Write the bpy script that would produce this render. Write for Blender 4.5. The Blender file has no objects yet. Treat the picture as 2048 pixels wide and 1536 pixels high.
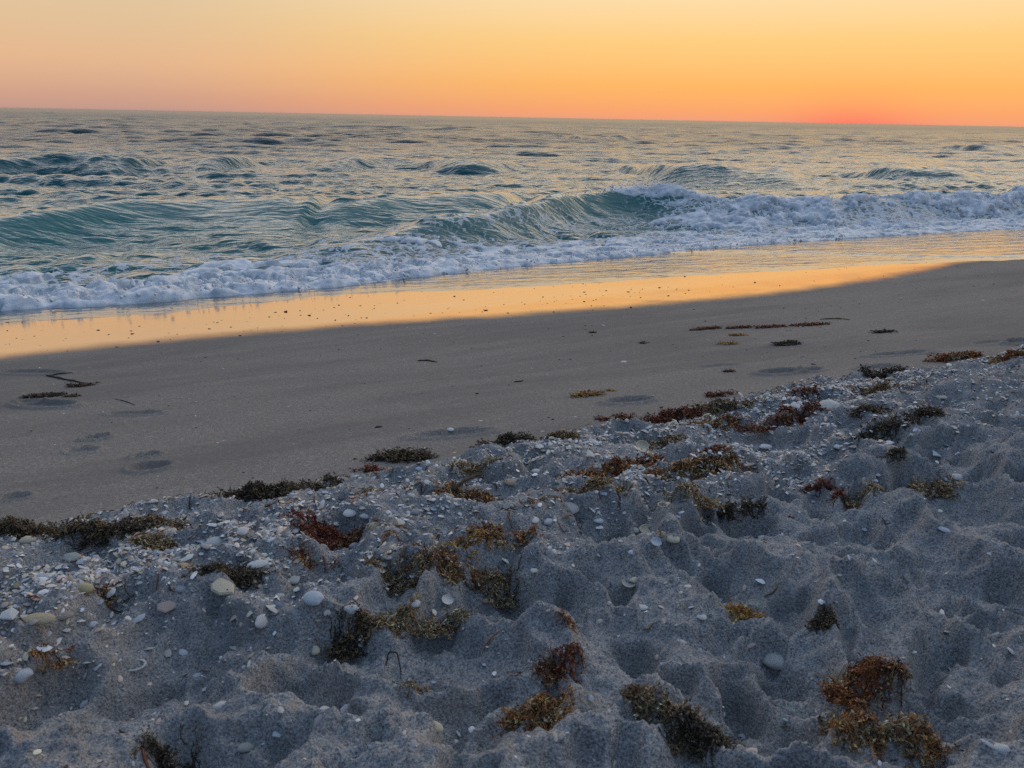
import bpy, math
import numpy as np

# ------------------------------------------------------------------ camera / sky / sun / exposure
F = 1547.0                       # focal length of the photograph in its own pixels (2048 wide)
HC = 1.60                        # eye height above the sea
PITCH = math.atan(534 / F)
ROLL = math.radians(1.08)
SUN_AZ = math.radians(22.3)      # to the right of the view axis
SUN_EL = math.radians(1.0)

scn = bpy.context.scene
col = scn.collection
cam_d = bpy.data.cameras.new('camera')
cam = bpy.data.objects.new('camera', cam_d)
col.objects.link(cam)
cam_d.sensor_width = 36.0
cam_d.lens = 36.0 * F / 2048
cam_d.clip_start = 0.05
cam_d.clip_end = 20000
cam.location = (0, 0, HC)
from mathutils import Matrix
cam.rotation_euler = (Matrix.Rotation(math.pi / 2 - PITCH, 3, 'X') @ Matrix.Rotation(ROLL, 3, 'Z')).to_euler()
cam_d.dof.use_dof = True
cam_d.dof.focus_distance = 3.2
cam_d.dof.aperture_fstop = 13.0
scn.camera = cam

scn.view_settings.view_transform = 'Standard'
scn.view_settings.look = 'None'
scn.view_settings.exposure = 0.0
scn.view_settings.gamma = 1.0
scn.cycles.use_denoising = False
scn.cycles.max_bounces = 6


def lin(r, g, b):
    f = lambda c: (c / 255 / 12.92) if c / 255 <= 0.04045 else ((c / 255 + 0.055) / 1.055) ** 2.4
    return (f(r), f(g), f(b), 1.0)


class NT:
    """small helper for node trees"""
    def __init__(self, tree):
        self.t = tree
        tree.nodes.clear()

    def n(self, typ, **kw):
        nd = self.t.nodes.new(typ)
        for k, v in kw.items():
            setattr(nd, k, v)
        return nd

    def link(self, a, b):
        self.t.links.new(a, b)

    def val(self, sock, v):
        if isinstance(v, (int, float, tuple, list)):
            sock.default_value = v
        else:
            self.link(v, sock)

    def math(self, op, a, b=0.0, c=0.0, clamp=False):
        nd = self.n('ShaderNodeMath', operation=op, use_clamp=clamp)
        self.val(nd.inputs[0], a); self.val(nd.inputs[1], b); self.val(nd.inputs[2], c)
        return nd.outputs[0]

    def ramp(self, fac, stops, interp='LINEAR'):
        nd = self.n('ShaderNodeValToRGB')
        nd.color_ramp.interpolation = interp
        el = nd.color_ramp.elements
        while len(el) < len(stops):
            el.new(0.5)
        for e, (p, c) in zip(el, stops):
            e.position = p
            e.color = c if len(c) == 4 else (*c, 1)
        self.val(nd.inputs[0], fac)
        return nd.outputs[0]

    def mix(self, fac, a, b, blend='MIX'):
        nd = self.n('ShaderNodeMix', data_type='RGBA', blend_type=blend)
        self.val(nd.inputs[0], fac); self.val(nd.inputs[6], a); self.val(nd.inputs[7], b)
        return nd.outputs[2]

    def noise(self, vec, scale, detail=2.0, rough=0.5, dist=0.0):
        nd = self.n('ShaderNodeTexNoise')
        if vec is not None:
            self.link(vec, nd.inputs['Vector'])
        nd.inputs['Scale'].default_value = scale
        nd.inputs['Detail'].default_value = detail
        nd.inputs['Roughness'].default_value = rough
        nd.inputs['Distortion'].default_value = dist
        return nd.outputs['Fac']

    def smooth(self, v, lo, hi, a=0.0, b=1.0):
        nd = self.n('ShaderNodeMapRange', interpolation_type='SMOOTHSTEP')
        self.val(nd.inputs[0], v)
        nd.inputs[1].default_value = lo; nd.inputs[2].default_value = hi
        nd.inputs[3].default_value = a; nd.inputs[4].default_value = b
        return nd.outputs[0]


world = bpy.data.worlds.new('World')
scn.world = world
world.use_nodes = True
w = NT(world.node_tree)
geo = w.n('ShaderNodeTexCoord')
sep = w.n('ShaderNodeSeparateXYZ'); w.link(geo.outputs['Generated'], sep.inputs[0])
X, Y, Z = sep.outputs
elev = w.math('DIVIDE', w.math('ARCSINE', Z), math.pi / 2)
epos = w.math('SQRT', w.math('MAXIMUM', elev, 0.0))
hl = w.math('SQRT', w.math('ADD', w.math('MULTIPLY', X, X), w.math('ADD', w.math('MULTIPLY', Y, Y), 1e-6)))
dots = w.math('ADD', w.math('MULTIPLY', X, math.sin(SUN_AZ)), w.math('MULTIPLY', Y, math.cos(SUN_AZ)))
cosA = w.math('DIVIDE', dots, hl)
e2 = lambda d: math.sqrt(d / 90)
sunside = w.ramp(epos, [
    (0.0, lin(236, 158, 128)), (e2(0.6), lin(250, 166, 110)), (e2(2.2), lin(255, 184, 102)),
    (e2(5), lin(255, 207, 130)), (e2(9), lin(254, 228, 184)), (e2(16), lin(246, 230, 198)),
    (e2(28), lin(206, 206, 205)), (e2(50), lin(142, 162, 186)), (1.0, lin(106, 134, 168))])
offside = w.ramp(epos, [
    (0.0, lin(188, 150, 140)), (e2(0.9), lin(210, 162, 138)), (e2(3), lin(230, 184, 144)),
    (e2(6), lin(226, 196, 156)), (e2(9), lin(222, 204, 174)), (e2(16), lin(218, 212, 200)),
    (e2(28), lin(184, 192, 200)), (e2(50), lin(136, 158, 184)), (1.0, lin(106, 134, 168))])
antiside = w.ramp(epos, [
    (0.0, lin(74, 84, 106)), (e2(6), lin(90, 94, 114)), (e2(14), lin(92, 104, 126)),
    (e2(30), lin(84, 106, 136)), (e2(50), lin(94, 120, 152)), (1.0, lin(106, 134, 168))])
f1 = w.smooth(cosA, 0.66, 1.0)                # right around the sunset
f2 = w.smooth(cosA, -0.35, 0.55)              # western half of the sky
skyc = w.mix(f2, antiside, w.mix(f1, offside, sunside))
glow = w.math('MULTIPLY',
              w.math('EXPONENT', w.math('MULTIPLY', w.math('SUBTRACT', cosA, 1.0), 420.0)),
              w.math('EXPONENT', w.math('MULTIPLY', w.math('MAXIMUM', elev, 0.0), -100.0)))
skyc = w.mix(w.math('MULTIPLY', glow, 0.62), skyc, lin(255, 104, 92))
hi = w.smooth(elev, 9 / 90, 26 / 90)                          # the western dome above the low haze is brighter
lift = w.math('ADD', 1.0, w.math('MULTIPLY', hi, w.math('ADD', 0.40, w.math('MULTIPLY', f2, 0.30))))
vm = w.n('ShaderNodeVectorMath', operation='SCALE'); w.link(skyc, vm.inputs[0]); w.link(lift, vm.inputs['Scale'])
skyc = vm.outputs[0]
below = w.smooth(Z, -0.02, -0.002)
skyc = w.mix(below, lin(40, 52, 62), skyc)
nish = w.n('ShaderNodeTexSky', sky_type='NISHITA', sun_disc=False)
nish.sun_elevation = SUN_EL
nish.sun_rotation = SUN_AZ
bg = w.n('ShaderNodeBackground'); w.link(skyc, bg.inputs[0]); bg.inputs[1].default_value = 1.0
bg2 = w.n('ShaderNodeBackground'); w.link(nish.outputs[0], bg2.inputs[0]); bg2.inputs[1].default_value = 0.001
add = w.n('ShaderNodeAddShader'); w.link(bg.outputs[0], add.inputs[0]); w.link(bg2.outputs[0], add.inputs[1])
wo = w.n('ShaderNodeOutputWorld'); w.link(add.outputs[0], wo.inputs[0])

sun_d = bpy.data.lights.new('sun', 'SUN')
sun_d.energy = 0.35
sun_d.angle = math.radians(120)          # the sun is down: only the wide afterglow is left
sun_d.color = (1.0, 0.5, 0.24)
sun = bpy.data.objects.new('sun', sun_d)
col.objects.link(sun)
from mathutils import Vector
GLOW_EL = math.radians(18)
sv = Vector((math.sin(SUN_AZ) * math.cos(GLOW_EL), math.cos(SUN_AZ) * math.cos(GLOW_EL), math.sin(GLOW_EL)))
sun.rotation_euler = sv.to_track_quat('Z', 'Y').to_euler()

# ------------------------------------------------------------------ numpy helpers
RNG = np.random.default_rng(7)


def hash2(ix, iy, seed):
    h = (ix.astype(np.int64) * 374761393 + iy.astype(np.int64) * 668265263 + seed * 1442695041) & 0xFFFFFFFF
    h = ((h ^ (h >> 13)) * 1274126177) & 0xFFFFFFFF
    h = ((h ^ (h >> 16)) * 2246822519) & 0xFFFFFFFF
    return ((h ^ (h >> 15)) & 0xFFFFFF) / float(0x1000000)


def vnoise(x, y, seed=0):
    ix = np.floor(x); iy = np.floor(y)
    fx = x - ix; fy = y - iy
    fx = fx * fx * fx * (fx * (fx * 6 - 15) + 10); fy = fy * fy * fy * (fy * (fy * 6 - 15) + 10)
    a = hash2(ix, iy, seed); b = hash2(ix + 1, iy, seed); c = hash2(ix, iy + 1, seed); d = hash2(ix + 1, iy + 1, seed)
    return (a + (b - a) * fx) * (1 - fy) + (c + (d - c) * fx) * fy - 0.5


def fbm(x, y, oct=4, seed=0, gain=0.5):
    t = 0; a = 1.0
    c, s = 0.8, 0.6
    for i in range(oct):
        t = t + a * vnoise(x, y, seed + i * 17)
        x, y = (c * x - s * y) * 2.03 + 5.3, (s * x + c * y) * 2.03 - 2.1
        a *= gain
    return t


def sstep(a, b, x):
    t = np.clip((x - a) / (b - a), 0, 1)
    return t * t * (3 - 2 * t)


def cells(x, y, size):
    """yields the jittered points of the neighbouring cells"""
    ix = np.floor(x / size); iy = np.floor(y / size)
    for dx in (-1, 0, 1):
        for dy in (-1, 0, 1):
            cx = ix + dx; cy = iy + dy
            yield cx, cy


def bowls(x, y, size, seed, sharp):
    """smooth hollows that meet in ridges, about -1..1"""
    acc = 0
    for cx, cy in cells(x, y, size):
        px = (cx + hash2(cx, cy, seed)) * size; py = (cy + hash2(cx, cy, seed + 1)) * size
        a = hash2(cx, cy, seed + 2) * 3.14159
        ca, sa = np.cos(a), np.sin(a)
        dx = x - px; dy = y - py
        u = (dx * ca + dy * sa) / size; v = (-dx * sa + dy * ca) / size * 1.45
        off = hash2(cx, cy, seed + 3) * 0.5
        acc = acc + np.exp(-sharp * ((u * u + v * v) * 2.2 + off))
    return -np.log(acc + 1e-9) / sharp


def puffs(x, y, size, seed):
    """union of round lumps, 0..1"""
    best = np.zeros_like(x)
    for cx, cy in cells(x, y, size):
        px = (cx + hash2(cx, cy, seed)) * size; py = (cy + hash2(cx, cy, seed + 1)) * size
        r = size * (0.42 + 0.55 * hash2(cx, cy, seed + 2))
        d2 = (x - px) ** 2 + (y - py) ** 2
        best = np.maximum(best, np.sqrt(np.maximum(r * r - d2, 0)) / size)
    return best


def ray(px, py):
    u = (px - 1024.) / F; v = (768. - py) / F
    c, s = math.cos(ROLL), math.sin(ROLL)
    u2 = u * c - v * s; v2 = u * s + v * c
    return np.array([u2, math.cos(PITCH) + v2 * math.sin(PITCH), -math.sin(PITCH) + v2 * math.cos(PITCH)])


def at(px, py, z):
    d = ray(px, py)
    return d * ((z - HC) / d[2]) + np.array([0, 0, HC])


SH = math.radians(27.0)          # the shoreline runs 27 degrees off the picture plane
TX, TY = math.cos(SH), math.sin(SH)
NX, NY = -math.sin(SH), math.cos(SH)


def to_sn(x, y):
    return x * TX + y * TY, x * NX + y * NY


def to_xy(s, n):
    return s * TX + n * NX, s * TY + n * NY


def curve(pts, z):
    """photo points at height z -> (s, n) arrays sorted by s"""
    q = np.array([to_sn(*at(a, b, z if np.isscalar(z) else z[i])[:2]) for i, (a, b) in enumerate(pts)])
    return q[np.argsort(q[:, 0])]


def along(c, s):
    """smoothed interpolation of n along a shoreline curve"""
    t = 0
    for d in (-0.3, -0.15, 0, 0.15, 0.3):
        t = t + np.interp(s + d, c[:, 0], c[:, 1])
    return t / 5


WET = curve([(0, 722), (250, 695), (500, 672), (750, 655), (1000, 645), (1300, 627), (1500, 610), (1700, 583), (1830, 556), (1920, 530), (2048, 498)], 0.235)

PROF_N = [-6, 0.0, 0.9, 1.35, 1.75, 1.93, 2.05, 2.3, 3.2, 4.2, 5.2, 6.2, 7.2, 9.0, 14, 40]
PROF_Z = [.86, .81, .80, .765, .695, .645, .585, .553, .435, .318, .228, .168, .105, -.06, -.6, -2]
_pn = np.arange(-6, 40, 0.02)
_pz = np.interp(_pn, PROF_N, PROF_Z)
_k = np.hanning(19); _k /= _k.sum()
_pz = np.convolve(np.pad(_pz, 9, mode='edge'), _k, 'valid')


def profile(n):
    return np.interp(n, _pn, _pz)


def edge_n(s):
    return 1.93 + 0.10 * vnoise(s * 1.1, s * 0, 5) + 0.09 * vnoise(s * 3.1, s * 0 + 3, 6)


# hollows one can pick out in the loose sand: photo x, y, half width in photo px, depth (m)
HOLLOWS = [(350, 1385, 165, .062), (210, 1235, 70, .034), (870, 1065, 90, .045), (990, 1005, 75, .035), (1600, 1085, 190, .045),
           (1960, 1045, 110, .05), (1900, 1215, 130, .045), (1270, 1085, 70, .03), (1270, 1340, 130, .03), (1020, 1245, 80, .035),
           (640, 1420, 90, .03), (1430, 1220, 90, .03), (1620, 1400, 120, .045), (90, 1450, 90, .05), (1530, 1290, 70, .03),
           (1640, 865, 70, .02), (1440, 870, 50, .02), (1720, 900, 60, .02), (1930, 1380, 110, .03), (1960, 830, 90, .02),
           (560, 1330, 80, .03), (880, 1340, 110, .035), (1560, 985, 80, .025), (1130, 1250, 50, .03), (1100, 950, 50, .02),
           (1900, 940, 90, .03), (960, 1480, 130, .03), (1480, 1490, 90, .04)]
_hol = []
for hx, hy, hw, hd in HOLLOWS:
    P = at(hx, hy, 0.78)
    dist = np.linalg.norm(P - np.array([0, 0, HC]))
    _hol.append((P[0], P[1], hw * dist / F, hd))

# footprints on the firm sand: photo x, y, half length px, half height px, tilt, depth
PRINTS = [(192, 875, 26, 5, .10, .016), (165, 899, 30, 8, .05, .010), (292, 912, 26, 5, .1, .012), (300, 936, 38, 10, .1, .014), (90, 812, 55, 9, -.05, .018),
          (60, 806, 26, 5, 0, .014), (270, 829, 50, 5, -.03, .010), (30, 995, 30, 8, .1, .01), (1258, 805, 42, 7, .02, .028),
          (1560, 745, 40, 6, .02, .03), (1622, 740, 22, 5, .02, .026), (1755, 733, 36, 5, .02, .024), (1800, 708, 55, 4, .02, .02), (1440, 733, 40, 5, .03, .010),
          (905, 868, 70, 8, .03, .012), (2040, 684, 30, 6, .02, .03), (1570, 690, 32, 4, .02, .014), (60, 745, 60, 6, -.05, .01),
          (1990, 686, 40, 5, .02, .012)]
_pri = []
for fx, fy, fa, fb, ft, fd in PRINTS:
    n0 = to_sn(*at(fx, fy, 0.45)[:2])[1]
    for _ in range(6):
        n0 = to_sn(*at(fx, fy, float(profile(n0)))[:2])[1]
    z0 = float(profile(n0))
    P = at(fx, fy, z0); A = at(fx + fa, fy - fa * ft, z0); B = at(fx, fy - fb, z0)
    fd = fd * (0.55 if fx > 1200 else 1.0)
    _pri.append((P[0], P[1], A[0] - P[0], A[1] - P[1], B[0] - P[0], B[1] - P[1], fd))


def sand_h(x, y):
    x = np.asarray(x, float); y = np.asarray(y, float)
    s, n = to_sn(x, y)
    ne = edge_n(s)
    z = profile(n - (ne - 1.93) * np.exp(-((n - 1.93) / 0.5) ** 2))
    mb = 1 - sstep(ne - 0.10, ne + 0.10, n)                         # loose, trodden sand of the berm
    near = 1 - sstep(0.9, 1.75, n)
    wx = x + 0.10 * fbm(x * 5.2, y * 5.2, 4, 11, 0.55); wy = y + 0.10 * fbm(x * 5.2, y * 5.2, 4, 31, 0.55)
    big = bowls(wx * 0.84, wy, 0.185, 41, 14.0)
    h = (np.clip(big, -0.4, 0.80) - 0.40) * 0.118
    for cx, cy, r, d in _hol:
        dx = wx - cx; dy = (wy - cy) * 0.92
        q = (dx * dx + dy * dy) / (r * r)
        target = -1.25 * d + (1.25 * d + 0.026) * q
        k = 90.0
        m = q < 3.0
        if m.any():
            hv = h[m] if h.shape else h
            t = target[m] if h.shape else target
            v = -np.log(np.exp(-k * hv) + np.exp(-k * t)) / k
            if h.shape:
                h[m] = v
            else:
                h = v
    mid = bowls(wx * 1.0 + 3.1, wy * 1.1, 0.095, 61, 15.0)
    h = h + (np.clip(mid, -.4, .95) - 0.40) * 0.050 * (0.45 + 1.1 * np.clip(fbm(x * 2.1, y * 2.1, 2, 71) + 0.4, 0, 1))
    h = h * (0.62 + 0.38 * near)
    rough = fbm(x * 16, y * 16, 4, 81, 0.6)
    h = h + 0.010 * rough + 0.015 * np.abs(fbm(x * 45, y * 45, 3, 91, 0.6)) + 0.0024 * fbm(x * 130, y * 130, 2, 95)
    crumb = puffs(x, y, 0.030, 97)
    h = h + 0.014 * crumb * sstep(0.06, 0.28, fbm(x * 3.3, y * 3.3, 3, 99))
    flat = 0.010 * fbm(s * 0.7, n * 1.1, 3, 101) + 0.0016 * fbm(x * 9, y * 9, 3, 103) + 0.0007 * fbm(x * 60, y * 60, 2, 105)
    flat = flat * (1 - 0.75 * sstep(4.6, 5.4, n))
    for i_, (n0, a0) in enumerate(((2.75, .0030), (3.3, .0022), (4.05, .0026))):
        ln = n0 + 0.35 * vnoise(s * 0.5 + i_ * 9, s * 0, 121) + 0.08 * vnoise(s * 2.3 + i_ * 5, s * 0, 123)
        flat = flat - a0 * sstep(-0.05, 0.012, n - ln) * (1 - sstep(0.012, 0.4, n - ln))
    for cx, cy, ax, ay, bx, by, d in _pri:
        det = ax * by - ay * bx
        dx = x - cx; dy = y - cy
        u = (dx * by - dy * bx) / det; v = (ax * dy - ay * dx) / det
        q = u * u + v * v
        flat = flat - 0.95 * d * (np.exp(-(q ** 3)) * (0.75 + 0.5 * np.clip(v, -1, 1)) - 0.75 * np.exp(-((np.sqrt(q) - 1.28) / 0.22) ** 2))
    return z + mb * h + (1 - mb) * flat


def on_sand(px, py):
    """where the line of sight through a photo point meets the sand"""
    d = ray(px, py)
    t = np.linspace(0.5, 14, 2400)
    x = d[0] * t; y = d[1] * t; z = HC + d[2] * t
    hz = sand_h(x, y)
    i = np.argmax(z < hz)
    return np.array([x[i], y[i], hz[i]]), t[i] * np.linalg.norm(d)


def make_mesh(name, verts, faces, mat, smooth=True, attrs=None, colors=None):
    me = bpy.data.meshes.new(name)
    verts = np.asarray(verts, np.float32); faces = np.asarray(faces, np.int32)
    me.vertices.add(len(verts)); me.vertices.foreach_set('co', verts.ravel())
    k = faces.shape[1]
    me.loops.add(faces.size); me.loops.foreach_set('vertex_index', faces.ravel())
    me.polygons.add(len(faces)); me.polygons.foreach_set('loop_start', np.arange(0, faces.size, k, dtype=np.int32))
    me.update(calc_edges=True)
    if smooth:
        me.polygons.foreach_set('use_smooth', np.ones(len(faces), bool))
    for nm, v in (attrs or {}).items():
        a = me.attributes.new(nm, 'FLOAT', 'POINT'); a.data.foreach_set('value', np.asarray(v, np.float32).ravel())
    if colors is not None:
        a = me.color_attributes.new('tint', 'FLOAT_COLOR', 'POINT')
        c = np.ones((len(verts), 4), np.float32); c[:, :3] = colors
        a.data.foreach_set('color', c.ravel())
    if mat is not None:
        me.materials.append(mat)
    return me


def link(name, me, loc=(0, 0, 0), **props):
    o = bpy.data.objects.new(name, me)
    o.location = loc
    col.objects.link(o)
    for k, v in props.items():
        o[k] = v
    return o


def grid_faces(r, c, keep=None):
    i = np.arange(r * c).reshape(r, c)
    f = np.stack([i[:-1, :-1], i[:-1, 1:], i[1:, 1:], i[1:, :-1]], -1).reshape(-1, 4)
    if keep is not None:
        f = f[keep.ravel()[f].any(1)]
    return f


def compact(V, Fc, *arrs):
    used = np.zeros(len(V), bool); used[Fc.ravel()] = True
    m = np.cumsum(used) - 1
    return (V[used], m[Fc]) + tuple(a[used] for a in arrs)


def material(name):
    m = bpy.data.materials.new(name)
    m.use_nodes = True
    t = NT(m.node_tree)
    return m, t, t.n('ShaderNodeOutputMaterial')


# ------------------------------------------------------------------ beach
mat, t, out = material('beach_sand')
tc = t.n('ShaderNodeTexCoord'); V = tc.outputs['Object']
aw = t.n('ShaderNodeAttribute', attribute_name='wet').outputs['Fac']
ab = t.n('ShaderNodeAttribute', attribute_name='loose').outputs['Fac']
g1 = t.noise(V, 290, 2, 0.75)
g2 = t.noise(V, 130, 3, 0.7)
g3 = t.noise(V, 6, 3, 0.6)
grain = t.smooth(g1, 0.26, 0.76)
loose = t.mix(grain, (0.075, 0.074, 0.077, 1), (0.56, 0.545, 0.53, 1))
loose = t.mix(t.smooth(g2, 0.42, 0.72, 0, 0.40), loose, (0.50, 0.475, 0.45, 1))
loose = t.mix(t.smooth(g3, 0.35, 0.7, 0, 0.35), loose, (0.16, 0.16, 0.165, 1))
firm = t.mix(grain, (0.10, 0.087, 0.075, 1), (0.45, 0.396, 0.344, 1))
firm = t.mix(t.smooth(g2, 0.40, 0.70, 0, 0.55), firm, (0.13, 0.115, 0.10, 1))
firm = t.mix(t.smooth(t.noise(V, 75, 2, 0.7), 0.52, 0.72, 0, 0.5), firm, (0.46, 0.42, 0.37, 1))
rdm = t.n('ShaderNodeMapping'); rdm.inputs['Rotation'].default_value = (0, 0, -SH); t.link(V, rdm.inputs[0])
rdn = t.n('ShaderNodeMapping'); rdn.inputs['Scale'].default_value = (0.35, 1.6, 1.0); t.link(rdm.outputs[0], rdn.inputs[0])
firm = t.mix(t.smooth(t.noise(rdn.outputs[0], 1.6, 5, 0.62, 0.4), 0.38, 0.66, 0, 0.55), firm, (0.15, 0.138, 0.126, 1))
dry = t.mix(ab, firm, loose)
wetness = t.smooth(t.math('ADD', aw, t.math('MULTIPLY', t.math('SUBTRACT', t.noise(V, 3.2, 3, 0.6), 0.5), 0.34)), 0.20, 0.84)
basec = t.mix(wetness, dry, (0.09, 0.072, 0.058, 1))
bmp = t.n('ShaderNodeBump'); bmp.inputs['Distance'].default_value = 0.004
t.link(t.math('ADD', g1, t.math('MULTIPLY', g2, 1.3)), bmp.inputs['Height'])
t.link(t.math('MULTIPLY', t.math('SUBTRACT', 1.0, wetness), t.math('ADD', 0.22, t.math('MULTIPLY', ab, 0.55))), bmp.inputs['Strength'])
bs = t.n('ShaderNodeBsdfPrincipled')
t.link(basec, bs.inputs['Base Color'])
bs.inputs['Roughness'].default_value = 0.92
bs.inputs['Specular IOR Level'].default_value = 0.12
t.link(bmp.outputs[0], bs.inputs['Normal'])
rip = t.n('ShaderNodeMapping'); rip.inputs['Scale'].default_value = (1.0, 1.0, 1.0); rip.inputs['Rotation'].default_value = (0, 0, -SH)
t.link(V, rip.inputs[0])
rs = t.n('ShaderNodeMapping'); rs.inputs['Scale'].default_value = (0.35, 2.2, 1.0); t.link(rip.outputs[0], rs.inputs[0])
b2 = t.n('ShaderNodeBump'); b2.inputs['Distance'].default_value = 0.006; b2.inputs['Strength'].default_value = 0.10
t.link(t.math('ADD', t.noise(rs.outputs[0], 5.0, 3, 0.55), t.math('MULTIPLY', t.noise(V, 60, 2, 0.5), 0.05)), b2.inputs['Height'])
gl = t.n('ShaderNodeBsdfGlossy'); gl.inputs['Roughness'].default_value = 0.12; gl.inputs['Color'].default_value = (0.98, 0.83, 0.68, 1)
t.link(b2.outputs[0], gl.inputs['Normal'])
fr = t.n('ShaderNodeLayerWeight'); fr.inputs['Blend'].default_value = 0.5
gf = t.math('MULTIPLY', wetness, t.smooth(fr.outputs['Facing'], 0.45, 0.93, 0.04, 0.80))
ms = t.n('ShaderNodeMixShader'); t.link(gf, ms.inputs[0]); t.link(bs.outputs[0], ms.inputs[1]); t.link(gl.outputs[0], ms.inputs[2])
t.link(ms.outputs[0], out.inputs[0])
SAND = mat

rows = [0.30]
while rows[-1] < 14.5:
    y = rows[-1]
    rows.append(y + (0.0046 * max(y, .85) if y < 2.3 else min(0.0046 * y, 0.0108) if y < 4.3 else 0.0046 * y * min(3.5, .55 + (y - 4.3) * 1.2)))
rows = np.array(rows)
cols = np.linspace(-0.80, 0.80, 780)
yy = np.repeat(rows[:, None], len(cols), 1)
xx = cols[None, :] * (yy + 1.2)
zz = sand_h(xx.ravel(), yy.ravel()).reshape(xx.shape)
ss, nn = to_sn(xx, yy)
wet = np.clip(0.5 + (nn - along(WET, ss) - 0.10) / 0.55, 0, 1)
loosev = 1 - sstep(edge_n(ss) - 0.03, edge_n(ss) + 0.13, nn + 0.05 * fbm(xx * 9, yy * 9, 3, 7))
Fc = grid_faces(*xx.shape, keep=(nn < 10.5))
Vv, Fc, a1, a2 = compact(np.stack([xx, yy, zz], -1).reshape(-1, 3), Fc, wet.ravel(), loosev.ravel())
me = make_mesh('beach', Vv, Fc, SAND, attrs={'wet': a1, 'loose': a2})
link('beach', me, kind='structure')

# ------------------------------------------------------------------ sea
FOAM = curve([(0, 628), (260, 622), (450, 600), (600, 590), (750, 573), (900, 551), (1030, 535), (1250, 513), (1500, 490), (1700, 476), (2048, 460)], 0.11)
FOAMBACK = curve([(0, 548), (150, 548), (300, 545), (450, 512), (700, 497), (900, 492), (1100, 470), (1300, 455), (1600, 455), (2048, 452)], 0.05)
SWASH = curve([(0, 640), (200, 634), (450, 612), (700, 582), (1000, 582), (1200, 568), (1450, 552), (1700, 541), (1900, 533), (2048, 535)], 0.17)
LIP = curve([(1300, 498), (1420, 499), (1530, 503), (1640, 510), (1760, 519), (1880, 528), (2048, 534)], 0.15)


def xycurve(pts, hts):
    """crest line through photo points of the given crest heights, as x, y columns sorted by x"""
    q = np.array([at(a, b, 0.9 * z)[:2] for (a, b), z in zip(pts, hts)])
    return q[np.argsort(q[:, 0])]


def soft(x, xp, fp):
    """smoothstep interpolation"""
    xp = np.asarray(xp, float); fp = np.asarray(fp, float)
    i_ = np.clip(np.searchsorted(xp, x) - 1, 0, len(xp) - 2)
    t_ = np.clip((x - xp[i_]) / (xp[i_ + 1] - xp[i_]), 0, 1)
    t_ = t_ * t_ * (3 - 2 * t_)
    return fp[i_] + (fp[i_ + 1] - fp[i_]) * t_


SWELLS = [
    # crest line in the photograph, crest height, heights along it, front width, back width
    (xycurve([(-250, 452), (0, 440), (230, 407), (480, 398), (600, 420), (650, 440)], [.28, .31, .36, .36, .26, .04]), [.28, .31, .36, .36, .26, .04], .90, 1.7),
    (xycurve([(600, 432), (680, 416), (800, 397), (900, 390), (1000, 393), (1060, 402)], [.06, .24, .33, .36, .30, .06]), [.06, .24, .33, .36, .30, .06], .75, 1.7),
    (xycurve([(560, 505), (640, 495), (760, 472), (900, 443), (1040, 412), (1130, 388), (1200, 380), (1300, 388), (1450, 402), (1680, 405), (1830, 396), (2048, 392), (2300, 385)], [.02, .12, .20, .32, .44, .50, .50, .44, .36, .34, .38, .38, .36]), [.02, .12, .20, .32, .44, .50, .50, .44, .36, .34, .38, .38, .36], .62, 1.3),
    (xycurve([(-200, 335), (30, 318), (170, 313), (250, 325), (330, 335)], [.26, .36, .38, .28, .03]), [.26, .36, .38, .28, .03], 1.0, 1.6),
    (xycurve([(330, 330), (450, 318), (560, 325)], [.03, .30, .03]), [.03, .30, .03], .85, 1.6),
    (xycurve([(590, 330), (700, 317), (790, 325)], [.03, .30, .03]), [.03, .30, .03], .85, 1.6),
    (xycurve([(820, 328), (900, 316), (980, 319), (1060, 333)], [.03, .40, .38, .03]), [.03, .40, .38, .03], .85, 1.6),
    (xycurve([(1200, 332), (1330, 338), (1420, 334), (1560, 342), (1620, 350)], [.03, .32, .40, .32, .03]), [.03, .32, .40, .32, .03], .85, 1.6),
    (xycurve([(1660, 348), (1780, 336), (1900, 342), (1980, 352)], [.03, .40, .34, .03]), [.03, .40, .34, .03], .85, 1.6),
    (xycurve([(440, 250), (520, 244), (640, 247), (750, 250), (880, 254), (960, 262)], [.05, .40, .44, .42, .36, .05]), [.05, .40, .44, .42, .36, .05], 2.6, 5.0),
    (xycurve([(1080, 270), (1180, 276), (1260, 272), (1300, 276)], [.03, .35, .35, .03]), [.03, .35, .35, .03], 1.2, 2.5),
    (xycurve([(1850, 296), (1950, 292), (2060, 290), (2200, 295)], [.03, .35, .35, .3]), [.03, .35, .35, .3], 1.0, 2.0),
]
K = 84
wl = np.exp(RNG.uniform(math.log(0.20), math.log(7.0), K))
th = -0.30 + RNG.normal(0, 1, K) * np.interp(wl, [.2, .8, 2, 7], [.75, .55, .30, .22])
ph = RNG.uniform(0, 6.283, K)
amp = 0.35 * wl / 6.283 * math.sqrt(2.0 / K) * np.interp(wl, [.26, .6, 1.0, 2.0, 4, 7], [1.25, 1.25, .9, .55, .42, .4])


CB = np.array([to_sn(*q) for q in SWELLS[2][0]]); CB = CB[np.argsort(CB[:, 0])]


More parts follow.
